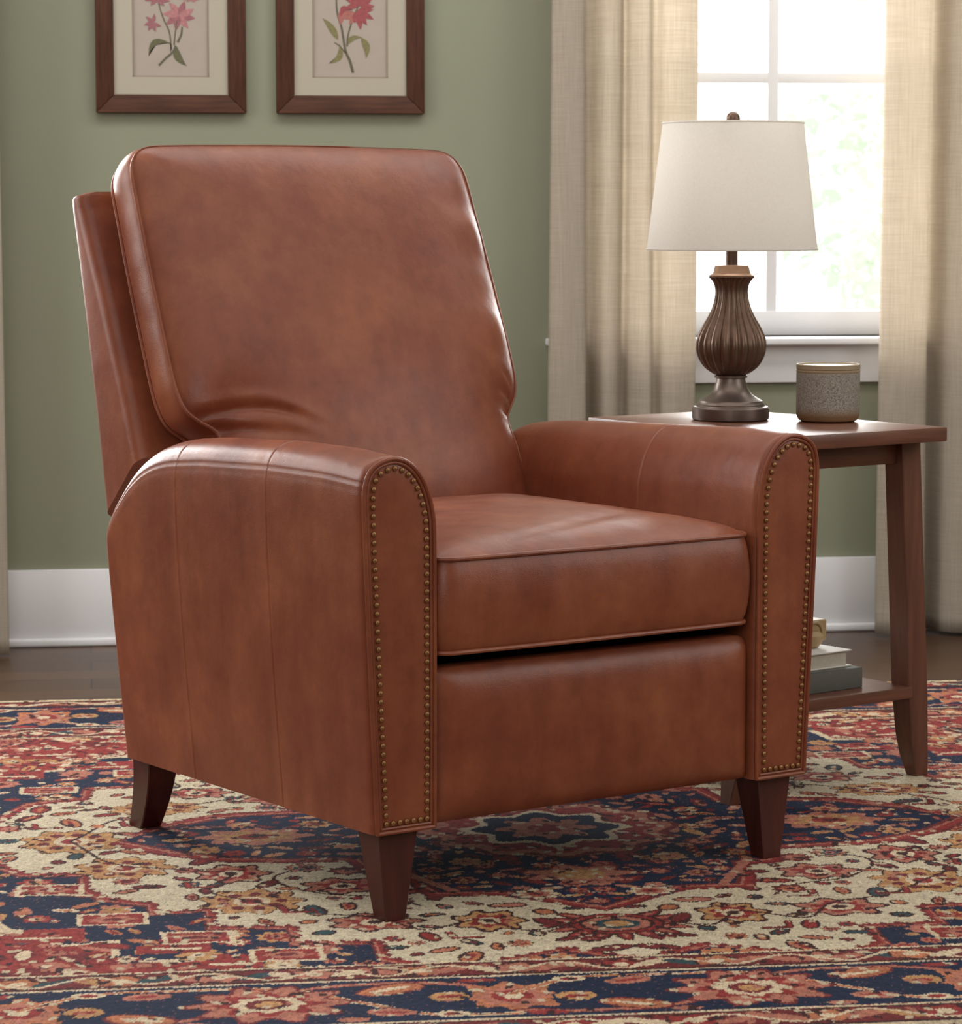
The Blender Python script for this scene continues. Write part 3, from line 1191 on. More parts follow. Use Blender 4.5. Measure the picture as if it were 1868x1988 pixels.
    def main_border(y0, y1, flip=1):
        sl = box(-1.9, 1.9, y0, y1)
        C[sl] = NV
        yc, m = (y0 + y1) / 2, (y1 - y0)
        per = .62
        for k in range(-4, 5):
            x0 = k * per + .11
            # large palmette, medium flower, scrolling vine, buds
            a, b = .085, m * .33
            vine = [(x0 - .31, yc - m * .34), (x0 - .20, yc - m * .40), (x0 - .10, yc - m * .30), (x0 - .04, yc), (x0 + .04, yc + m * .30),
                    (x0 + .14, yc + m * .40), (x0 + .25, yc + m * .32), (x0 + .31, yc)]
            P = np.array(catmull([(p, yc + (q - yc) * flip) for p, q in vine], 8))
            line(P, .0075, MA)
            line(P, .0050, SA)
            vine = [(x0 - .31, yc + m * .05), (x0 - .22, yc + m * .38), (x0 - .12, yc + m * .40), (x0 + .02, yc + m * .34), (x0 + .12, yc - m * .05),
                    (x0 + .20, yc - m * .36), (x0 + .31, yc - m * .40)]
            P = np.array(catmull([(p, yc + (q - yc) * flip) for p, q in vine], 8))
            line(P, .0060, CR)
            line(P, .0040, ORG)
            ell(x0, yc, a * 1.15, b * 1.2, MA, 0, 10, .16)
            ell(x0, yc, a * 1.05, b * 1.08, SA, 0, 10, .16)
            ell(x0, yc, a * .72, b * .74, RD, 0, 8, .2)
            ell(x0, yc, a * .52, b * .55, CR, 0, 8, .1)
            ell(x0, yc, a * .34, b * .36, MA)
            ell(x0, yc, a * .2, b * .22, GO)
            x1 = x0 + .31
            ell(x1, yc, a * .72, b * .92, ORG, 0, 8, .16)
            ell(x1, yc, a * .52, b * .66, SA, 0, 8, .16)
            ell(x1, yc, a * .32, b * .42, RD)
            ell(x1, yc, a * .16, b * .2, CR)
            for sx in (-1, 1):
                leaf(x0 + sx * .16, yc + flip * m * .26 * sx, .045, m * .10, .35 * sx, ORG, MA, CR)
                leaf(x0 + sx * .15, yc - flip * m * .28 * sx, .032, m * .085, -.2 * sx, SA, NV, RD)
                leaf(x0 + sx * .23, yc + flip * m * .04 * sx, .026, m * .11, .1, GO, NV, RD)
                ell(x0 + sx * .10, yc - flip * m * .42, .020, m * .05, SA)
                ell(x0 + sx * .225, yc - flip * m * .36 * sx, .022, m * .07, CR)
                ell(x0 + sx * .225, yc - flip * m * .36 * sx, .012, m * .04, RD)
                ell(x0 + sx * .275, yc + flip * m * .40 * sx, .026, m * .05, RD)

    guard(-.892, -.822, 1, .070)
    main_border(-1.095, -.895, 1)
    guard(-1.175, -1.098, 2, .085)
    guard(1.28, 1.343, 3, .075)
    main_border(1.03, 1.278, -1)
    guard(.93, 1.028, 4, .08)
    for y, w, col in ((-.895, .0035, CR), (-.903, .004, NV), (-1.098, .004, CR), (-1.176, .003, DB), (1.278, .004, DB), (1.03, .004, CR), (-.820, .003, CR), (.93, .004, CR)):
        line([(-1.9, y), (1.9, y)], w, col)
    C[box(-1.9, 1.9, -1.26, -1.178)] = CR * .9
    C[box(-1.9, 1.9, 1.343, 1.40)] = c(214, 194, 160)
    # side borders (out to the rug's short ends)
    for sg in (-1, 1):
        m = np.abs(X) > 1.72
        m &= (X * sg > 0)
        C[m] = NV
        for k in range(-8, 9):
            floret(sg * 1.80, k * .15, .05, [SA, RD, CR], 1, 8, 0, NV)
        line([(sg * 1.72, -1.2), (sg * 1.72, 1.34)], .012, CR)
    C[np.abs(X) > 1.88] = CR

    # every motif is woven of small clusters of lighter and darker knots
    def cells(wx, wy, seed):
        r2 = np.random.RandomState(seed)
        gx = np.floor((X + 2) / wx + .35 * np.sin(Y * 90)).astype(int)
        gy = np.floor((Y + 2) / wy + .35 * np.sin(X * 110)).astype(int)
        tab = r2.rand(gy.max() + 2, gx.max() + 2)
        return tab[gy, gx]
    lum = C @ np.array([.3, .6, .1])
    motif = (np.abs(lum - float(IV @ np.array([.3, .6, .1]))) > .02) & (lum > .03)
    n1, n2 = cells(.0062, .0085, 41), cells(.010, .013, 42)
    k1 = .74 + .46 * n1
    C[motif] *= k1[motif][:, None]
    m2 = motif & (n2 > .93)
    C[m2] = CR * .85
    m3 = motif & (n2 < .07)
    C[m3] = DB * .9
    m4 = motif & (n2 > .45) & (n2 < .48)
    C[m4] = SA * .9
    C[~motif] *= (.86 + .28 * n1[~motif])[:, None]
    # knotted wool: flecks of the neighbouring colours, abrash
    C *= .91 * (1 + .16 * rs.uniform(-1, 1, X.shape)[..., None])
    C *= (1 + .05 * rs.uniform(-1, 1, X.shape + (3,)))
    C *= (1 + .07 * wob(X * .3, Y, 25, 9))[..., None]
    fl = rs.rand(*X.shape)
    C[fl > .975] = C[fl > .975] * .5
    C[fl < .02] = C[fl < .02] * .7 + SA * .3
    # mesh
    H = .008 + .0009 * rs.uniform(-1, 0, X.shape)
    edge = (X <= xs[0]) | (X >= xs[-1]) | (Y <= ys[0]) | (Y >= ys[-1])
    H[edge] = .0005
    ny, nx = X.shape
    me = bpy.data.meshes.new('persian_rug')
    co = np.stack([X, Y, H], axis=-1).reshape(-1, 3).astype(np.float32)
    me.vertices.add(len(co))
    me.vertices.foreach_set('co', co.ravel())
    idx = np.arange(ny * nx, dtype=np.int32).reshape(ny, nx)
    q = np.stack([idx[:-1, :-1], idx[:-1, 1:], idx[1:, 1:], idx[1:, :-1]], axis=-1).reshape(-1, 4)
    me.loops.add(q.size)
    me.loops.foreach_set('vertex_index', q.ravel())
    me.polygons.add(len(q))
    me.polygons.foreach_set('loop_start', np.arange(0, q.size, 4, dtype=np.int32))
    me.polygons.foreach_set('loop_total', np.full(len(q), 4, dtype=np.int32))
    me.update(calc_edges=True)
    me.validate()
    ca = me.color_attributes.new('yarn', 'FLOAT_COLOR', 'POINT')
    rgba = np.ones((ny * nx, 4), np.float32)
    rgba[:, :3] = np.clip(C.reshape(-1, 3), 0, 1)
    ca.data.foreach_set('color', rgba.ravel())
    me.polygons.foreach_set('use_smooth', np.ones(len(q), bool))
    o = bpy.data.objects.new('persian_rug', me)
    COL.objects.link(o)
    o.location = (RUG_C[0], RUG_C[1], 0)
    m, nt, b, out = new_mat('knotted_wool')
    at = nd(nt, 'ShaderNodeAttribute', attribute_name='yarn')
    v = coords(nt, (1, 1, 1))
    n = ramp(nt, noise(nt, coords(nt, (700, 260, 1)), 1.0, 2, .6), [(0.3, (.78, .78, .78, 1)), (.7, (1.18, 1.18, 1.18, 1))])
    nt.links.new(mix_col(nt, 1.0, at.outputs['Color'], n, 'MULTIPLY'), b.inputs['Base Color'])
    b.inputs['Roughness'].default_value = .95
    b.inputs['Specular IOR Level'].default_value = .1
    b.inputs['Sheen Weight'].default_value = .05
    me.materials.append(m)
    tag(o, 'large red, navy and ivory Persian style rug under the armchair', 'rug')
    return o


rug = build_rug()

# ------------------------------------------------------------------ armchair
CH_A = 0.4803
CHW = 0.7935
chair = empty('armchair', (0.3906, 3.9764, 0.0), CH_A)
tag(chair, 'brown leather high-back armchair with brass nailhead trim on the rug', 'armchair')
LE = M['leather']

ARM_CTRL = [(0.0, .133), (-.004, .22), (-.010, .34), (-.016, .47), (-.0205, .585), (-.0195, .620), (-.0125, .642), (.003, .656), (.028, .663), (.050, .659),
            (.070, .645), (.086, .622), (.0965, .592), (.101, .555), (.1015, .45), (.1015, .30), (.101, .133)]


def arm_profile(step=.003):
    pts = catmull(ARM_CTRL, 8)
    return resample(pts, step)      # open outline from the outer foot over the top to the inner foot (clockwise seen from the front)


ZT = [(0, .663), (.1, .669), (.25, .669), (.45, .661), (.55, .652), (.60, .641), (.645, .622), (.68, .598), (.72, .560), (.755, .515)]


ZTR = [(0, .663), (.1, .666), (.25, .661), (.45, .655), (.57, .650), (.65, .643), (.70, .632), (.73, .606), (.755, .56)]


def smooth_top(tab):
    z = np.array([float(np.interp(v, [a for a, b in tab], [b for a, b in tab])) for v in ztv])
    k = np.exp(-np.linspace(-2, 2, 25) ** 2)
    o = np.convolve(np.pad(z, 12, mode='edge'), k / k.sum(), mode='valid')
    o[-12:] = z[-12:]
    return o



ztv = np.linspace(0, .755, 200)
_zs, _zsr = smooth_top(ZT), smooth_top(ZTR)


def arm_loft(mirror):
    P = arm_profile()
    n = len(P)
    nrm = normals2d(P, closed=False) * -1      # clockwise outline: outward is the other side
    vs_list = list(np.linspace(0.0, 1.0, 70))
    seams = [(.517, 0), (.250, 0)] if not mirror else [(.285, 0)]
    extra = []
    for s, _ in seams:
        extra += [s / .752 + d for d in (-.006, -.004, -.0022, 0, .0022, .004, .006)]
    st = sorted(set(round(x, 5) for x in vs_list + extra + [.004, .008, .012, .018, .985, .992, .997]))
    rows = []
    for s in st:
        v0 = s * .755
        top = float(np.interp(v0, ztv, _zsr if mirror else _zs))
        k = (top - .133) / .53
        inset = 0.0
        if s < .018:
            t = 1 - s / .018
            inset = .0065 * (1 - math.sqrt(max(0, 1 - t * t)))
        if s > .985:
            t = (s - .985) / .015
            inset = .012 * (1 - math.sqrt(max(0, 1 - t * t)))
        g = 0
        for sv, _ in seams:
            d = (v0 - sv)
            g += .0010 * math.exp(-(d / .0013) ** 2) - .0003 * math.exp(-((d - .004) / .003) ** 2)
        row = []
        for i in range(n):
            x, z = P[i]
            arc_i = i / n
            zn = .133 + (z - .133) * k
            ins = inset + g
            # long seam under the outer shoulder
            dd = math.hypot(x + .0195, (z - .628) * 1.0)
            ins += .0016 * math.exp(-(dd / .0018) ** 2) - .0005 * math.exp(-((dd - .005) / .003) ** 2)
            # soft padding of the side
            pad = .004 * math.sin(PI * min(1, max(0, (z - .133) / .5))) * math.sin(PI * s)
            x2 = x + nrm[i, 0] * (pad - ins)
            z2 = zn + nrm[i, 1] * (pad - ins)
            vr = .728 + .024 * min(1, max(0, (z2 - .131) / .382))
            vv = s * vr if s < .9 else s * vr
            row.append((CHW - x2 if mirror else x2, vv + .006, z2))
        rows.append(row)
    V = [p for r in rows for p in r]
    K = len(rows) - 1
    F = grid_faces(K, n, closed=False)
    F += [(k * n + n - 1, k * n, (k + 1) * n, (k + 1) * n + n - 1) for k in range(K)]
    F.append(tuple(range(n)))
    F.append(tuple(K * n + i for i in range(n))[::-1])
    return V, F


nail_mesh = None


def nail_protos():
    global nail_mesh
    mb = MB()
    r = .0041
    prof = [(r * math.cos(a), r * .62 * math.sin(a)) for a in np.linspace(0, PI / 2, 6)]
    prof[-1] = (1e-7, prof[-1][1])
    mb.lathe([(r * .99, -.001)] + prof, 14)
    me = bpy.data.meshes.new('nailhead')
    # dome pointing along -y (towards the front)
    me.from_pydata([(x, -z, y) for x, y, z in mb.v], [], mb.f)
    me.polygons.foreach_set('use_smooth', [True] * len(me.polygons))
    me.materials.append(M['nail'])
    nail_mesh = me


nail_protos()
NAIL_STUFF = MB()


def arm(mirror):
    V, F = arm_loft(mirror)
    o = mesh_obj('arm', V, F, LE, chair)
    weld(o, 1e-6)
    o.data.set_sharp_from_angle(angle=math.radians(50))
    sg = (lambda x: CHW - x) if mirror else (lambda x: x)
    P = arm_profile(.006)
    # closed outline with rounded foot
    nrm = normals2d(P, closed=False) * -1

    def inset(d):
        Q = P - nrm * d
        Q[0, 1] = Q[-1, 1] = .133 + d
        Q[:, 1] = np.maximum(Q[:, 1], .133 + d)
        return Q
    # face panel, slightly padded
    Q = inset(.0055)
    Qc = resample(np.vstack([Q, Q[-1:] + (Q[0] - Q[-1]) * .5]), .006, closed=True)
    rows = puff(Qc, (.045, .22), (.042, .56), lambda x, y, d: .0035 * (1 - np.exp(-d / .006)) + .0018 * (1 - np.exp(-d / .02)), K=12, power=1.5)
    K, N = rows.shape[0] - 1, rows.shape[1]
    VV = [(sg(p[0]), .004 - p[2], p[1]) for r in rows for p in r]
    fp = mesh_obj('arm_panel', VV, grid_faces(K, N), LE, o)
    weld(fp)
    # welts: outer cord and a flatter one inside it
    w1 = inset(.0028)
    path = np.vstack([w1, [w1[-1] + (w1[0] - w1[-1]) * t for t in (.04, .25, .5, .75, .96)]])
    MB().tube([(sg(a), .0005, b) for a, b in path], .0034, 8, closed=True).build('piping', LE, o)
    w2 = inset(.0085)
    path = np.vstack([w2, [w2[-1] + (w2[0] - w2[-1]) * t for t in (.04, .25, .5, .75, .96)]])
    MB().tube([(sg(a), .0008, b) for a, b in path], .0022, 6, closed=True).build('piping', LE, o)
    # nails
    Q = inset(.0165)
    Q = Q[(Q[:, 1] > .1500)]
    Q = np.vstack([[Q[0, 0], .1485], Q, [Q[-1, 0], .1485]])
    L = resample(Q, .01235)
    bot = np.linspace(L[-1], L[0], 7)[1:-1]
    allp = list(L) + list(bot)
    for (a, b) in allp:
        if not mirror and len([c for c in o.children if c.name.startswith('nailhead')]) < 100:
            nl = bpy.data.objects.new('nailhead', nail_mesh)
            COL.objects.link(nl)
            nl.parent = o
            nl.location = (sg(a), -.0012, b)
        else:
            NAIL_STUFF.add([(x + sg(a), y - .0012, z + b) for x, y, z in [tuple(v.co) for v in nail_mesh.vertices]],
                           [tuple(p.vertices) for p in nail_mesh.polygons])
    return o


arm_left = arm(False)
arm_right = arm(True)
ns = NAIL_STUFF.build('nailhead_trim', M['nail'], chair)
ns['kind'] = 'stuff'
ns['label'] = 'row of small brass nailheads'

# base deck under the seat
MB().box(.098, .696, .03, .70, .150, .352, .01).build('seat_deck', M['black'], chair)


def round_rect(x0, x1, y0, y1, r, step=.008):
    """counter-clockwise outline; r = (bl, br, tr, tl)"""
    pts = []
    for (cx, cy, rr, a0) in ((x0 + r[0], y0 + r[0], r[0], PI), (x1 - r[1], y0 + r[1], r[1], 1.5 * PI), (x1 - r[2], y1 - r[2], r[2], 0), (x0 + r[3], y1 - r[3], r[3], .5 * PI)):
        for k in range(9):
            a = a0 + k / 8 * PI / 2
            pts.append((cx + rr * math.cos(a), cy + rr * math.sin(a)))
    return resample(pts, step, closed=True)


def cushion(name, P, spine, th, hf, hb, bulge, mapf, mat, parent, K=26, M_=10, pipe=.0034, bfn=None, pipe_sel=None):
    """two puffed faces, boxing between them, piping on both seams"""
    N = len(P)
    nr = normals2d(P)
    A = puff(P, spine[0], spine[1], hf, K)
    B = puff(P, spine[0], spine[1], hb, K)
    V = [mapf(p[0], p[1], p[2]) for r in A for p in r]
    F = grid_faces(K, N)
    base = len(V)
    for j in range(M_ + 1):
        t = j / M_
        e = .0035 * (math.exp(-t * 14) + math.exp(-(1 - t) * 14))
        for i in range(N):
            bb = bulge if bfn is None else bulge * bfn(P[i, 0], P[i, 1])
            q = P[i] + nr[i] * (bb * math.sin(PI * t) ** .7 - e * .5)
            wr = .0006 * math.sin(P[i, 0] * 70 + P[i, 1] * 90) * math.sin(PI * t)
            V.append(mapf(q[0] + nr[i, 0] * wr, q[1] + nr[i, 1] * wr, -th * t))
    F += grid_faces(M_, N, flip=True, base=base)
    base = len(V)
    V += [mapf(p[0], p[1], -th - p[2]) for r in B for p in r]
    F += grid_faces(K, N, flip=True, base=base)
    o = mesh_obj(name, V, F, mat, parent)
    weld(o, 2e-5)
    for zz in (0, -th):
        pts = [mapf(P[i, 0] + nr[i, 0] * .0012, P[i, 1] + nr[i, 1] * .0012, zz) for i in range(N)]
        rad_ = [pipe if pipe_sel is None else pipe * pipe_sel(P[i, 0], P[i, 1]) for i in range(N)]
        MB().tube(pts, rad_, 8, closed=True).build('piping', mat, o)
    return o


# seat cushion
SP = round_rect(.109, .680, .000, .600, (.022, .028, .03, .03), .008)
SP[:, 1] -= .004 * np.cos((SP[:, 0] - .397) / .29 * PI / 2) * (SP[:, 1] < .1)


def seat_h(x, y, d):
    h = .026 * (1 - np.exp(-d / .040)) + .012 * (1 - np.exp(-d / .14))
    h = h + .0012 * wob(x, y, 55, 21) * (1 - np.exp(-d / .03))
    h = h - .0022 * np.exp(-((y - .06 - .25 * (x - .35)) / .012) ** 2) * np.exp(-((x - .30) / .09) ** 2)
    h = h - .0020 * np.exp(-((y - .10 - .35 * (x - .45)) / .014) ** 2) * np.exp(-((x - .46) / .08) ** 2)
    return h * np.clip(d / .002, 0, 1)


seat = cushion('seat_cushion', SP, ((.30, .30), (.50, .30)), .1335, seat_h, lambda x, y, d: .004 * (1 - np.exp(-d / .03)), .010,
               lambda x, y, n: (x, y, .5135 + n), LE, chair)

# foot rest panel
FPp = round_rect(.1055, .6935, .1345, .3565, (.006, .006, .022, .022), .008)


def fr_h(x, y, d):
    return .018 * (1 - np.exp(-d / .016)) + .004 * (1 - np.exp(-d / .07)) + .0008 * wob(x, y, 40, 4) * np.clip(d / .03, 0, 1)


rows = puff(FPp, (.25, .245), (.55, .245), fr_h, K=22, power=1.9)
Kk, Nn = rows.shape[0] - 1, rows.shape[1]
VV = [(p[0], .024 - p[2], p[1]) for r in rows for p in r]
FF = grid_faces(Kk, Nn, flip=False)
b0 = len(VV)
for t in (0, 1):
    VV += [(p[0], .024 + .03 * t, p[1]) for p in rows[0]]
FF += grid_faces(1, Nn, flip=True, base=b0)
weld(mesh_obj('footrest_panel', VV, FF, LE, chair))

# back cushion: leans back, wide above the arms, pinched at the arm tops
PHI = math.radians(22.8)
SPH, CPH = math.sin(PHI), math.cos(PHI)


def back_map(x, t, n):
    # along the slope t from z=.45, n forward of the seam plane
    z = .45 + t * CPH + n * SPH
    v = .563 + t * SPH - n * CPH
    return (x, v, z)


bl = [(.118, .0), (.108, .03), (.103, .08), (.104, .13), (.112, .175), (.128, .203), (.124, .222), (.098, .240), (.080, .256), (.071, .280), (.067, .32),
      (.067, .42), (.068, .52), (.070, .60), (.0715, .655), (.0765, .680), (.090, .699), (.112, .708), (.16, .711), (.28, .713)]
br = [(CHW - a, b) for a, b in bl]
br[0:8] = [(.690, .0), (.695, .03), (.698, .08), (.697, .13), (.694, .175), (.689, .203), (.690, .222), (.702, .240)]
bl[0:4] = [(.106, .0), (.100, .03), (.098, .08), (.101, .13)]
loop = [(.397, -.004)] + br + [(.397, .714)] + bl[::-1]
BP = resample(catmull(loop, 6, closed=True), .0085, closed=True)


def back_h(x, y, d):
    u = (x - .397) / .33
    cr = .050 * (1 - np.exp(-d / .10)) + .017 * (1 - np.exp(-d / .028))
    cr = cr * (.80 + .35 * np.exp(-((y - .30) / .22) ** 2))
    h = cr
    ok = 1 - np.exp(-d / .02)
    # creases running in from the arm-top pinches
    for (x0, y0, x1, y1, bend, w, dep) in ((.098, .246, .30, .190, .022, .0062, .0105), (.110, .226, .235, .178, .006, .0055, .0065),
                                            (.140, .214, .30, .165, .010, .0070, .0045),
                                            (.702, .243, .645, .262, -.006, .0042, .0070), (.694, .218, .650, .226, -.004, .0040, .0065),
                                            (.700, .275, .665, .300, -.004, .0045, .0045)):
        L = math.hypot(x1 - x0, y1 - y0)
        ux, uy = (x1 - x0) / L, (y1 - y0) / L
        s = ((x - x0) * ux + (y - y0) * uy) / L
        q = -(x - x0) * uy + (y - y0) * ux
        q = q - bend * 4 * s * (1 - s)
        env = np.exp(-np.clip(-s, 0, 9) * 30) * np.exp(-(np.clip(s, 0, 9) / .75) ** 4)
        dep = dep * .75
        h = h - dep * np.exp(-(q / w) ** 2) * env + dep * .55 * np.exp(-((q - w * 2.1) / (w * 1.6)) ** 2) * env
    # lazy ripples beside the right edge
    e = np.exp(-((x - .70) / .05) ** 2)
    h = h + e * (.0042 * np.sin(y * 34 + 1.2) + .0020 * np.sin(y * 71)) * ok
    h = h + .0016 * wob(x, y, 22, 31) * ok
    return np.maximum(h, 0) * np.clip(d / .0015, 0, 1)


back = cushion('back_cushion', BP, ((.397, .22), (.397, .56)), .070, back_h, lambda x, y, d: .004 * (1 - np.exp(-d / .03)), .008,
               back_map, LE, chair, K=34,
               pipe_sel=lambda x, y: float(np.interp(y, [.655, .70], [1.0, .30])) * (.62 if x > .5 else 1.0))

# outer back shell
FR = [(.743, .610), (.785, .715), (.841, .844), (.885, .935), (.918, 1.005), (.926, 1.032)]
RE = [(.856, .505), (.886, .655), (.920, .810), (.945, .920), (.965, 1.000), (.964, 1.022)]
sh = MB()
secs = []
u0, u1 = .032, CHW - .032
for j in range(41):
    t = j / 40
    f = np.array([np.interp(t, np.linspace(0, 1, 6), [p[k] for p in FR]) for k in (0, 1)])
    r = np.array([np.interp(t, np.linspace(0, 1, 6), [p[k] for p in RE]) for k in (0, 1)])
    ins = 0
    if t > .95:
        q = (t - .95) / .05
        ins = .014 * (1 - math.sqrt(max(0, 1 - q * q)))
    rr = min(.022, np.linalg.norm(r - f) * .46)
    ln = np.linalg.norm(r - f)
    sec = round_rect(u0 + ins, u1 - ins, ins * .4, ln - ins * .4, (rr, rr, rr, rr), .02)
    if not secs:
        nsec = len(sec)
    # constant vertex count
    pts = []
    for (cx, cy, a0) in ((u0 + ins + rr, rr, PI), (u1 - ins - rr, rr, 1.5 * PI), (u1 - ins - rr, ln - rr, 0), (u0 + ins + rr, ln - rr, .5 * PI)):
        for k in range(7):
            a = a0 + k / 6 * PI / 2
            pts.append((cx + rr * math.cos(a), cy + rr * math.sin(a)))
    d = (r - f) / ln
    secs.append([(a, f[0] + d[0] * b, f[1] + d[1] * b) for a, b in pts])
N = 28
V = [p for s in secs for p in s]
F = grid_faces(40, N) + [tuple(range(N))[::-1], tuple(40 * N + i for i in range(N))]
shell = mesh_obj('outer_back', V, F, LE, chair)
weld(shell, 1e-6)
shell.data.set_sharp_from_angle(angle=math.radians(60))
# legs
for (bot, top) in (
        ((.018, .052, .004, .036), (.014, .082, .016, .076)),
        ((.715, .749, .004, .036), (.7115, .7795, .016, .076)),
        ((.036, .074, .752, .792), (.016, .072, .688, .742)),
        ((CHW - .074, CHW - .036, .752, .792), (CHW - .072, CHW - .016, .688, .742))):
    zb_, zt_ = .0082, .140
    mb = MB()
    curved = bot[2] > .5
    n = 8
    V, F = [], []
    for j in range(n + 1):
        t = j / n
        if curved:
            tt = t ** 1.0
            sweep = (1 - t) ** 1.6
            x0 = top[0] + (bot[0] - top[0]) * (1 - t); x1 = top[1] + (bot[1] - top[1]) * (1 - t)
            y0 = top[2] + (bot[2] - top[2]) * sweep; y1 = top[3] + (bot[3] - top[3]) * sweep
        else:
            k = 1 - t
            x0 = top[0] + (bot[0] - top[0]) * k; x1 = top[1] + (bot[1] - top[1]) * k
            y0 = top[2] + (bot[2] - top[2]) * k; y1 = top[3] + (bot[3] - top[3]) * k
        z = zb_ + (zt_ - zb_) * t
        c = .0018
        V += [(x0 + c, y0, z), (x1 - c, y0, z), (x1, y0 + c, z), (x1, y1 - c, z), (x1 - c, y1, z), (x0 + c, y1, z), (x0, y1 - c, z), (x0, y0 + c, z)]
    F = grid_faces(n, 8) + [tuple(range(8))[::-1], tuple(n * 8 + i for i in range(8))]
    lg = mesh_obj('leg', V, F, M['leg'], chair, True, 25)

# ------------------------------------------------------------------ end table
TX, TY, TA = 1.1539, 4.6745, 0.4945
TW, TD, TH = 0.352, 0.552, 0.6316
table = empty('end_table', (TX, TY, 0), TA)
tag(table, 'dark brown wooden end table with splayed legs beside the armchair', 'table')
MB().box(0, TW, 0, TD, TH - .0245, TH, .0022).build('tabletop', M['table'], table)


def tleg(su, sv):
    """su,sv: +1 for right/back"""
    V = []
    n = 16
    # outer offset of the foot relative to the top
    for j in range(n + 1):
        t = j / n           # 0 at the floor
        z = .0082 + (TH - .0245 - .0082 + .0005) * t
        hgt = z
        # front face outer and inner edges measured from the table's side
        out_ = np.interp(hgt, [.008, .05, .16, .607], [.047, .043, .031, -.008])
        wid = np.interp(hgt, [.008, .06, .16, .607], [.030, .040, .045, .044])
        dep = np.interp(hgt, [.008, .06, .16, .607], [.026, .040, .046, .046])
        if su < 0:
            out_ = out_ + float(np.interp(hgt, [.008, .16], [.018, 0]))
        fv = np.interp(hgt, [.008, .16, .607], [.080, .068, .056])
        if su > 0:
            x1, x0 = TW + out_, TW + out_ - wid
        else:
            x0, x1 = -out_, -out_ + wid
        if sv < 0:
            y0, y1 = fv, fv + dep
        else:
            y1, y0 = TD - fv + .03, TD - fv + .03 - dep
        c = .0016
        V += [(x0 + c, y0, z), (x1 - c, y0, z), (x1, y0 + c, z), (x1, y1 - c, z), (x1 - c, y1, z), (x0 + c, y1, z), (x0, y1 - c, z), (x0, y0 + c, z)]
    F = grid_faces(n, 8) + [tuple(range(8))[::-1], tuple(n * 8 + i for i in range(8))]
    mesh_obj('leg', V, F, M['table_leg'], table, True, 25)


for su in (-1, 1):
    for sv in (-1, 1):
        tleg(su, sv)
ap = MB()
ap.box(.05, TW - .05, .072, .090, .566, TH - .0245, .001)
ap.build('apron', M['table'], table)
MB().box(.05, TW - .05, TD - .055, TD - .037, .566, TH - .0245, .001).build('apron', M['table'], table)
MB().box(.018, .034, .09, TD - .05, .566, TH - .0245, .001).build('apron', M['table'], table)
MB().box(TW - .034, TW - .018, .09, TD - .05, .566, TH - .0245, .001).build('apron', M['table'], table)
MB().box(.004, TW - .008, .066, TD - .045, .1515, .1725, .002).build('shelf', M['table'], table)


# ------------------------------------------------------------------ books and ornament on the lower shelf
def tpt(u, v, z):
    return (TX + u * math.cos(TA) - v * math.sin(TA), TY + u * math.sin(TA) + v * math.cos(TA), z)


def book(u0, u1, v0, v1, z0, h, rz, cov, label, spine_front):
    root = empty('book', tpt((u0 + u1) / 2, (v0 + v1) / 2, z0), TA + rz)
    a, b = (u1 - u0) / 2, (v1 - v0) / 2
    c = MB()
    c.box(-a, a, -b, b, 0, .0022, .0006)
    c.box(-a, a, -b, b, h - .0022, h, .0006)
    if spine_front:
        c.box(-a, a, -b - .0005, -b + .003, 0, h, .0008)
    else:
        c.box(-a, -a + .003, -b, b, 0, h, .0008)
    c.build('cover', cov, root)
    o = .0 if spine_front else .006
    MB().box(-a + .004, a - .006 if spine_front else a - .006 - o * .5, -b + (.003 if spine_front else .005), b - .004, .0022, h - .0022).build('pages', M['pages'], root, smooth=False)
    tag(root, label, 'book', 'books on the table shelf')
    return root


book(.045, .265, .110, .272, .1730, .0350, 0.03, M['book_grey'], 'slate grey hardback book lying on the lower table shelf', True)
book(.050, .258, .130, .275, .2084, .0290, 0.03, M['book_white'], 'white hardback book lying on top of the grey book', False)
orn = empty('ornament', tpt(.212, .195, .2378), TA)
tag(orn, 'small tan carved ornament with an oval relief on the white book', 'ornament')
om = MB()
om.box(-.030, .030, -.018, .018, .012, .050, .004, 3)
om.lathe([(.012, 0), (.020, .002), (.026, .010), (.029, .022), (.022, .03)], 32)
om.build('body', M['ornament'], orn)
ring = [(.017 * math.cos(a), -.019, .029 + .017 * math.sin(a)) for a in np.linspace(0, 2 * PI, 28, endpoint=False)]
MB().tube(ring, .0028, 8, closed=True).build('relief_ring', M['ornament'], orn)

# ------------------------------------------------------------------ lamp
LX, LY = 1.132, 5.062
lamp = empty('table_lamp', (LX, LY, TH), 0.2)
tag(lamp, 'bronze fluted table lamp with white tapered shade on the end table', 'lamp')
MB().lathe([(0, 0), (.064, 0), (.0675, .002), (.0685, .006), (.0685, .0215), (.066, .0240), (.0615, .0245), (.0600, .0262), (.0600, .0285),
            (.0565, .0325), (.0560, .0345), (.0480, .0390), (.0375, .0460), (.0300, .0560), (.0265, .0680), (.0255, .0740), (.0290, .0750), (.0292, .0790),
            (.0250, .0800), (.001, .0802)], 72).build('base', M['bronze'], lamp)
BODY = catmull([(.024, .0790), (.031, .0820), (.0420, .0900), (.0520, .1020), (.0585, .1170), (.0605, .1330), (.0580, .1480), (.0500, .1660),
                (.0405, .1830), (.0335, .1990), (.0292, .2150), (.0280, .2290), (.0300, .2400), (.0345, .2480), (.0400, .2530)], 5)


def flute(r, z, a):
    k = min(1, max(0, (z - .080) / .012))
    w = abs(math.cos(a * 10)) ** .6
    return r * (1 + k * (.13 * (w - .72)))


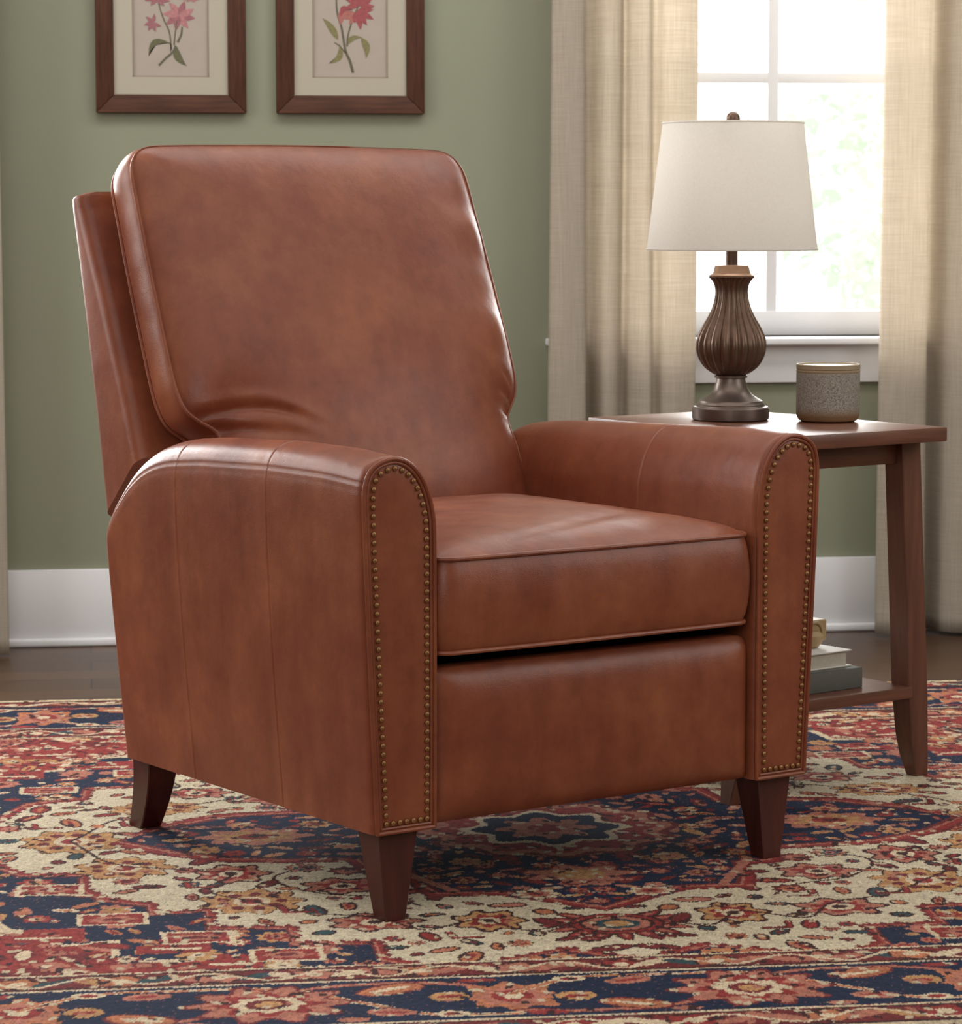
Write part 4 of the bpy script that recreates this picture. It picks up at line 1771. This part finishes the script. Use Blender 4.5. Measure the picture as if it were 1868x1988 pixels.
MB().lathe([tuple(p) for p in BODY] + [(.036, .2545), (.001, .2550)], 220, rad=flute).build('fluted_body', M['bronze_dark'], lamp, sharp=60)
MB().lathe([(.001, .2535), (.0395, .2535), (.0400, .2560), (.0350, .2580), (.0330, .2600), (.0305, .2700), (.0290, .2730), (.0150, .2740), (.001, .2742)], 48).build('collar', M['bronze_cap'], lamp)
MB().lathe([(.001, .273), (.0105, .273), (.0100, .330), (.006, .332), (.006, .500), (.004, .510), (.001, .511)], 24).build('stem', M['bronze_dark'], lamp)
shp = []
Z0, Z1, R0, R1 = .3020, .5230, .1505, .1240
outer = [(R0 + (R1 - R0) * t, Z0 + (Z1 - Z0) * t) for t in np.linspace(0, 1, 12)]
inner = [(r - .0016, z) for r, z in outer[::-1]]
sm = MB()
n = 96
prof = outer + inner + [outer[0]]
V, F = [], []
for r, z in prof:
    for i in range(n):
        a = 2 * PI * i / n
        V.append((r * math.cos(a), r * math.sin(a), z))
F = grid_faces(len(prof) - 1, n)
shade = mesh_obj('lamp_shade', V, F, M['shade'], lamp, True, 50)
for rr, zz in ((R0, Z0), (R1, Z1)):
    MB().tube([(rr * math.cos(a), rr * math.sin(a), zz) for a in np.linspace(0, 2 * PI, 72, endpoint=False)], .0018, 6, closed=True).build('trim_band', M['shade'], shade)
sp = MB()
for a in (0, 2 * PI / 3, 4 * PI / 3):
    sp.tube([(0, 0, .511), (R1 * math.cos(a), R1 * math.sin(a), .5200)], .0012, 6)
sp.build('shade_spider', M['bronze_dark'], lamp)
bulb = bpy.data.lights.new('lamp_bulb', 'POINT')
bulb.energy = 0.42
bulb.color = (1.0, 0.96, 0.91)
bulb.shadow_soft_size = 0.035
bo = bpy.data.objects.new('lamp_bulb', bulb)
COL.objects.link(bo)
bo.parent = lamp
bo.location = (0, 0, .405)
MB().lathe([(.001, .511), (.0045, .511), (.0045, .5200)] + [(.0120 * math.sin(a) + .0001, .5310 - .0120 * math.cos(a)) for a in np.linspace(.45, PI, 12)], 24).build('finial', M['bronze_dark'], lamp)

# ------------------------------------------------------------------ jar
jar = empty('stoneware_jar', (1.294, 5.003, TH), 0)
tag(jar, 'squat speckled grey stoneware jar with tan rim beside the lamp', 'jar')
MB().lathe([(0, 0), (.045, 0), (.0515, .003), (.0550, .010), (.0560, .018), (.0560, .0855), (.0548, .0865), (.001, .087)], 64).build('body', M['jar'], jar)
MB().lathe([(.001, .0862), (.0552, .0862), (.0562, .0880), (.0562, .0905), (.0548, .0918), (.0562, .0930), (.0562, .1000), (.0550, .1015), (.0535, .1015),
            (.0520, .0990), (.001, .0990)], 64).build('lid', M['jar_lid'], jar)
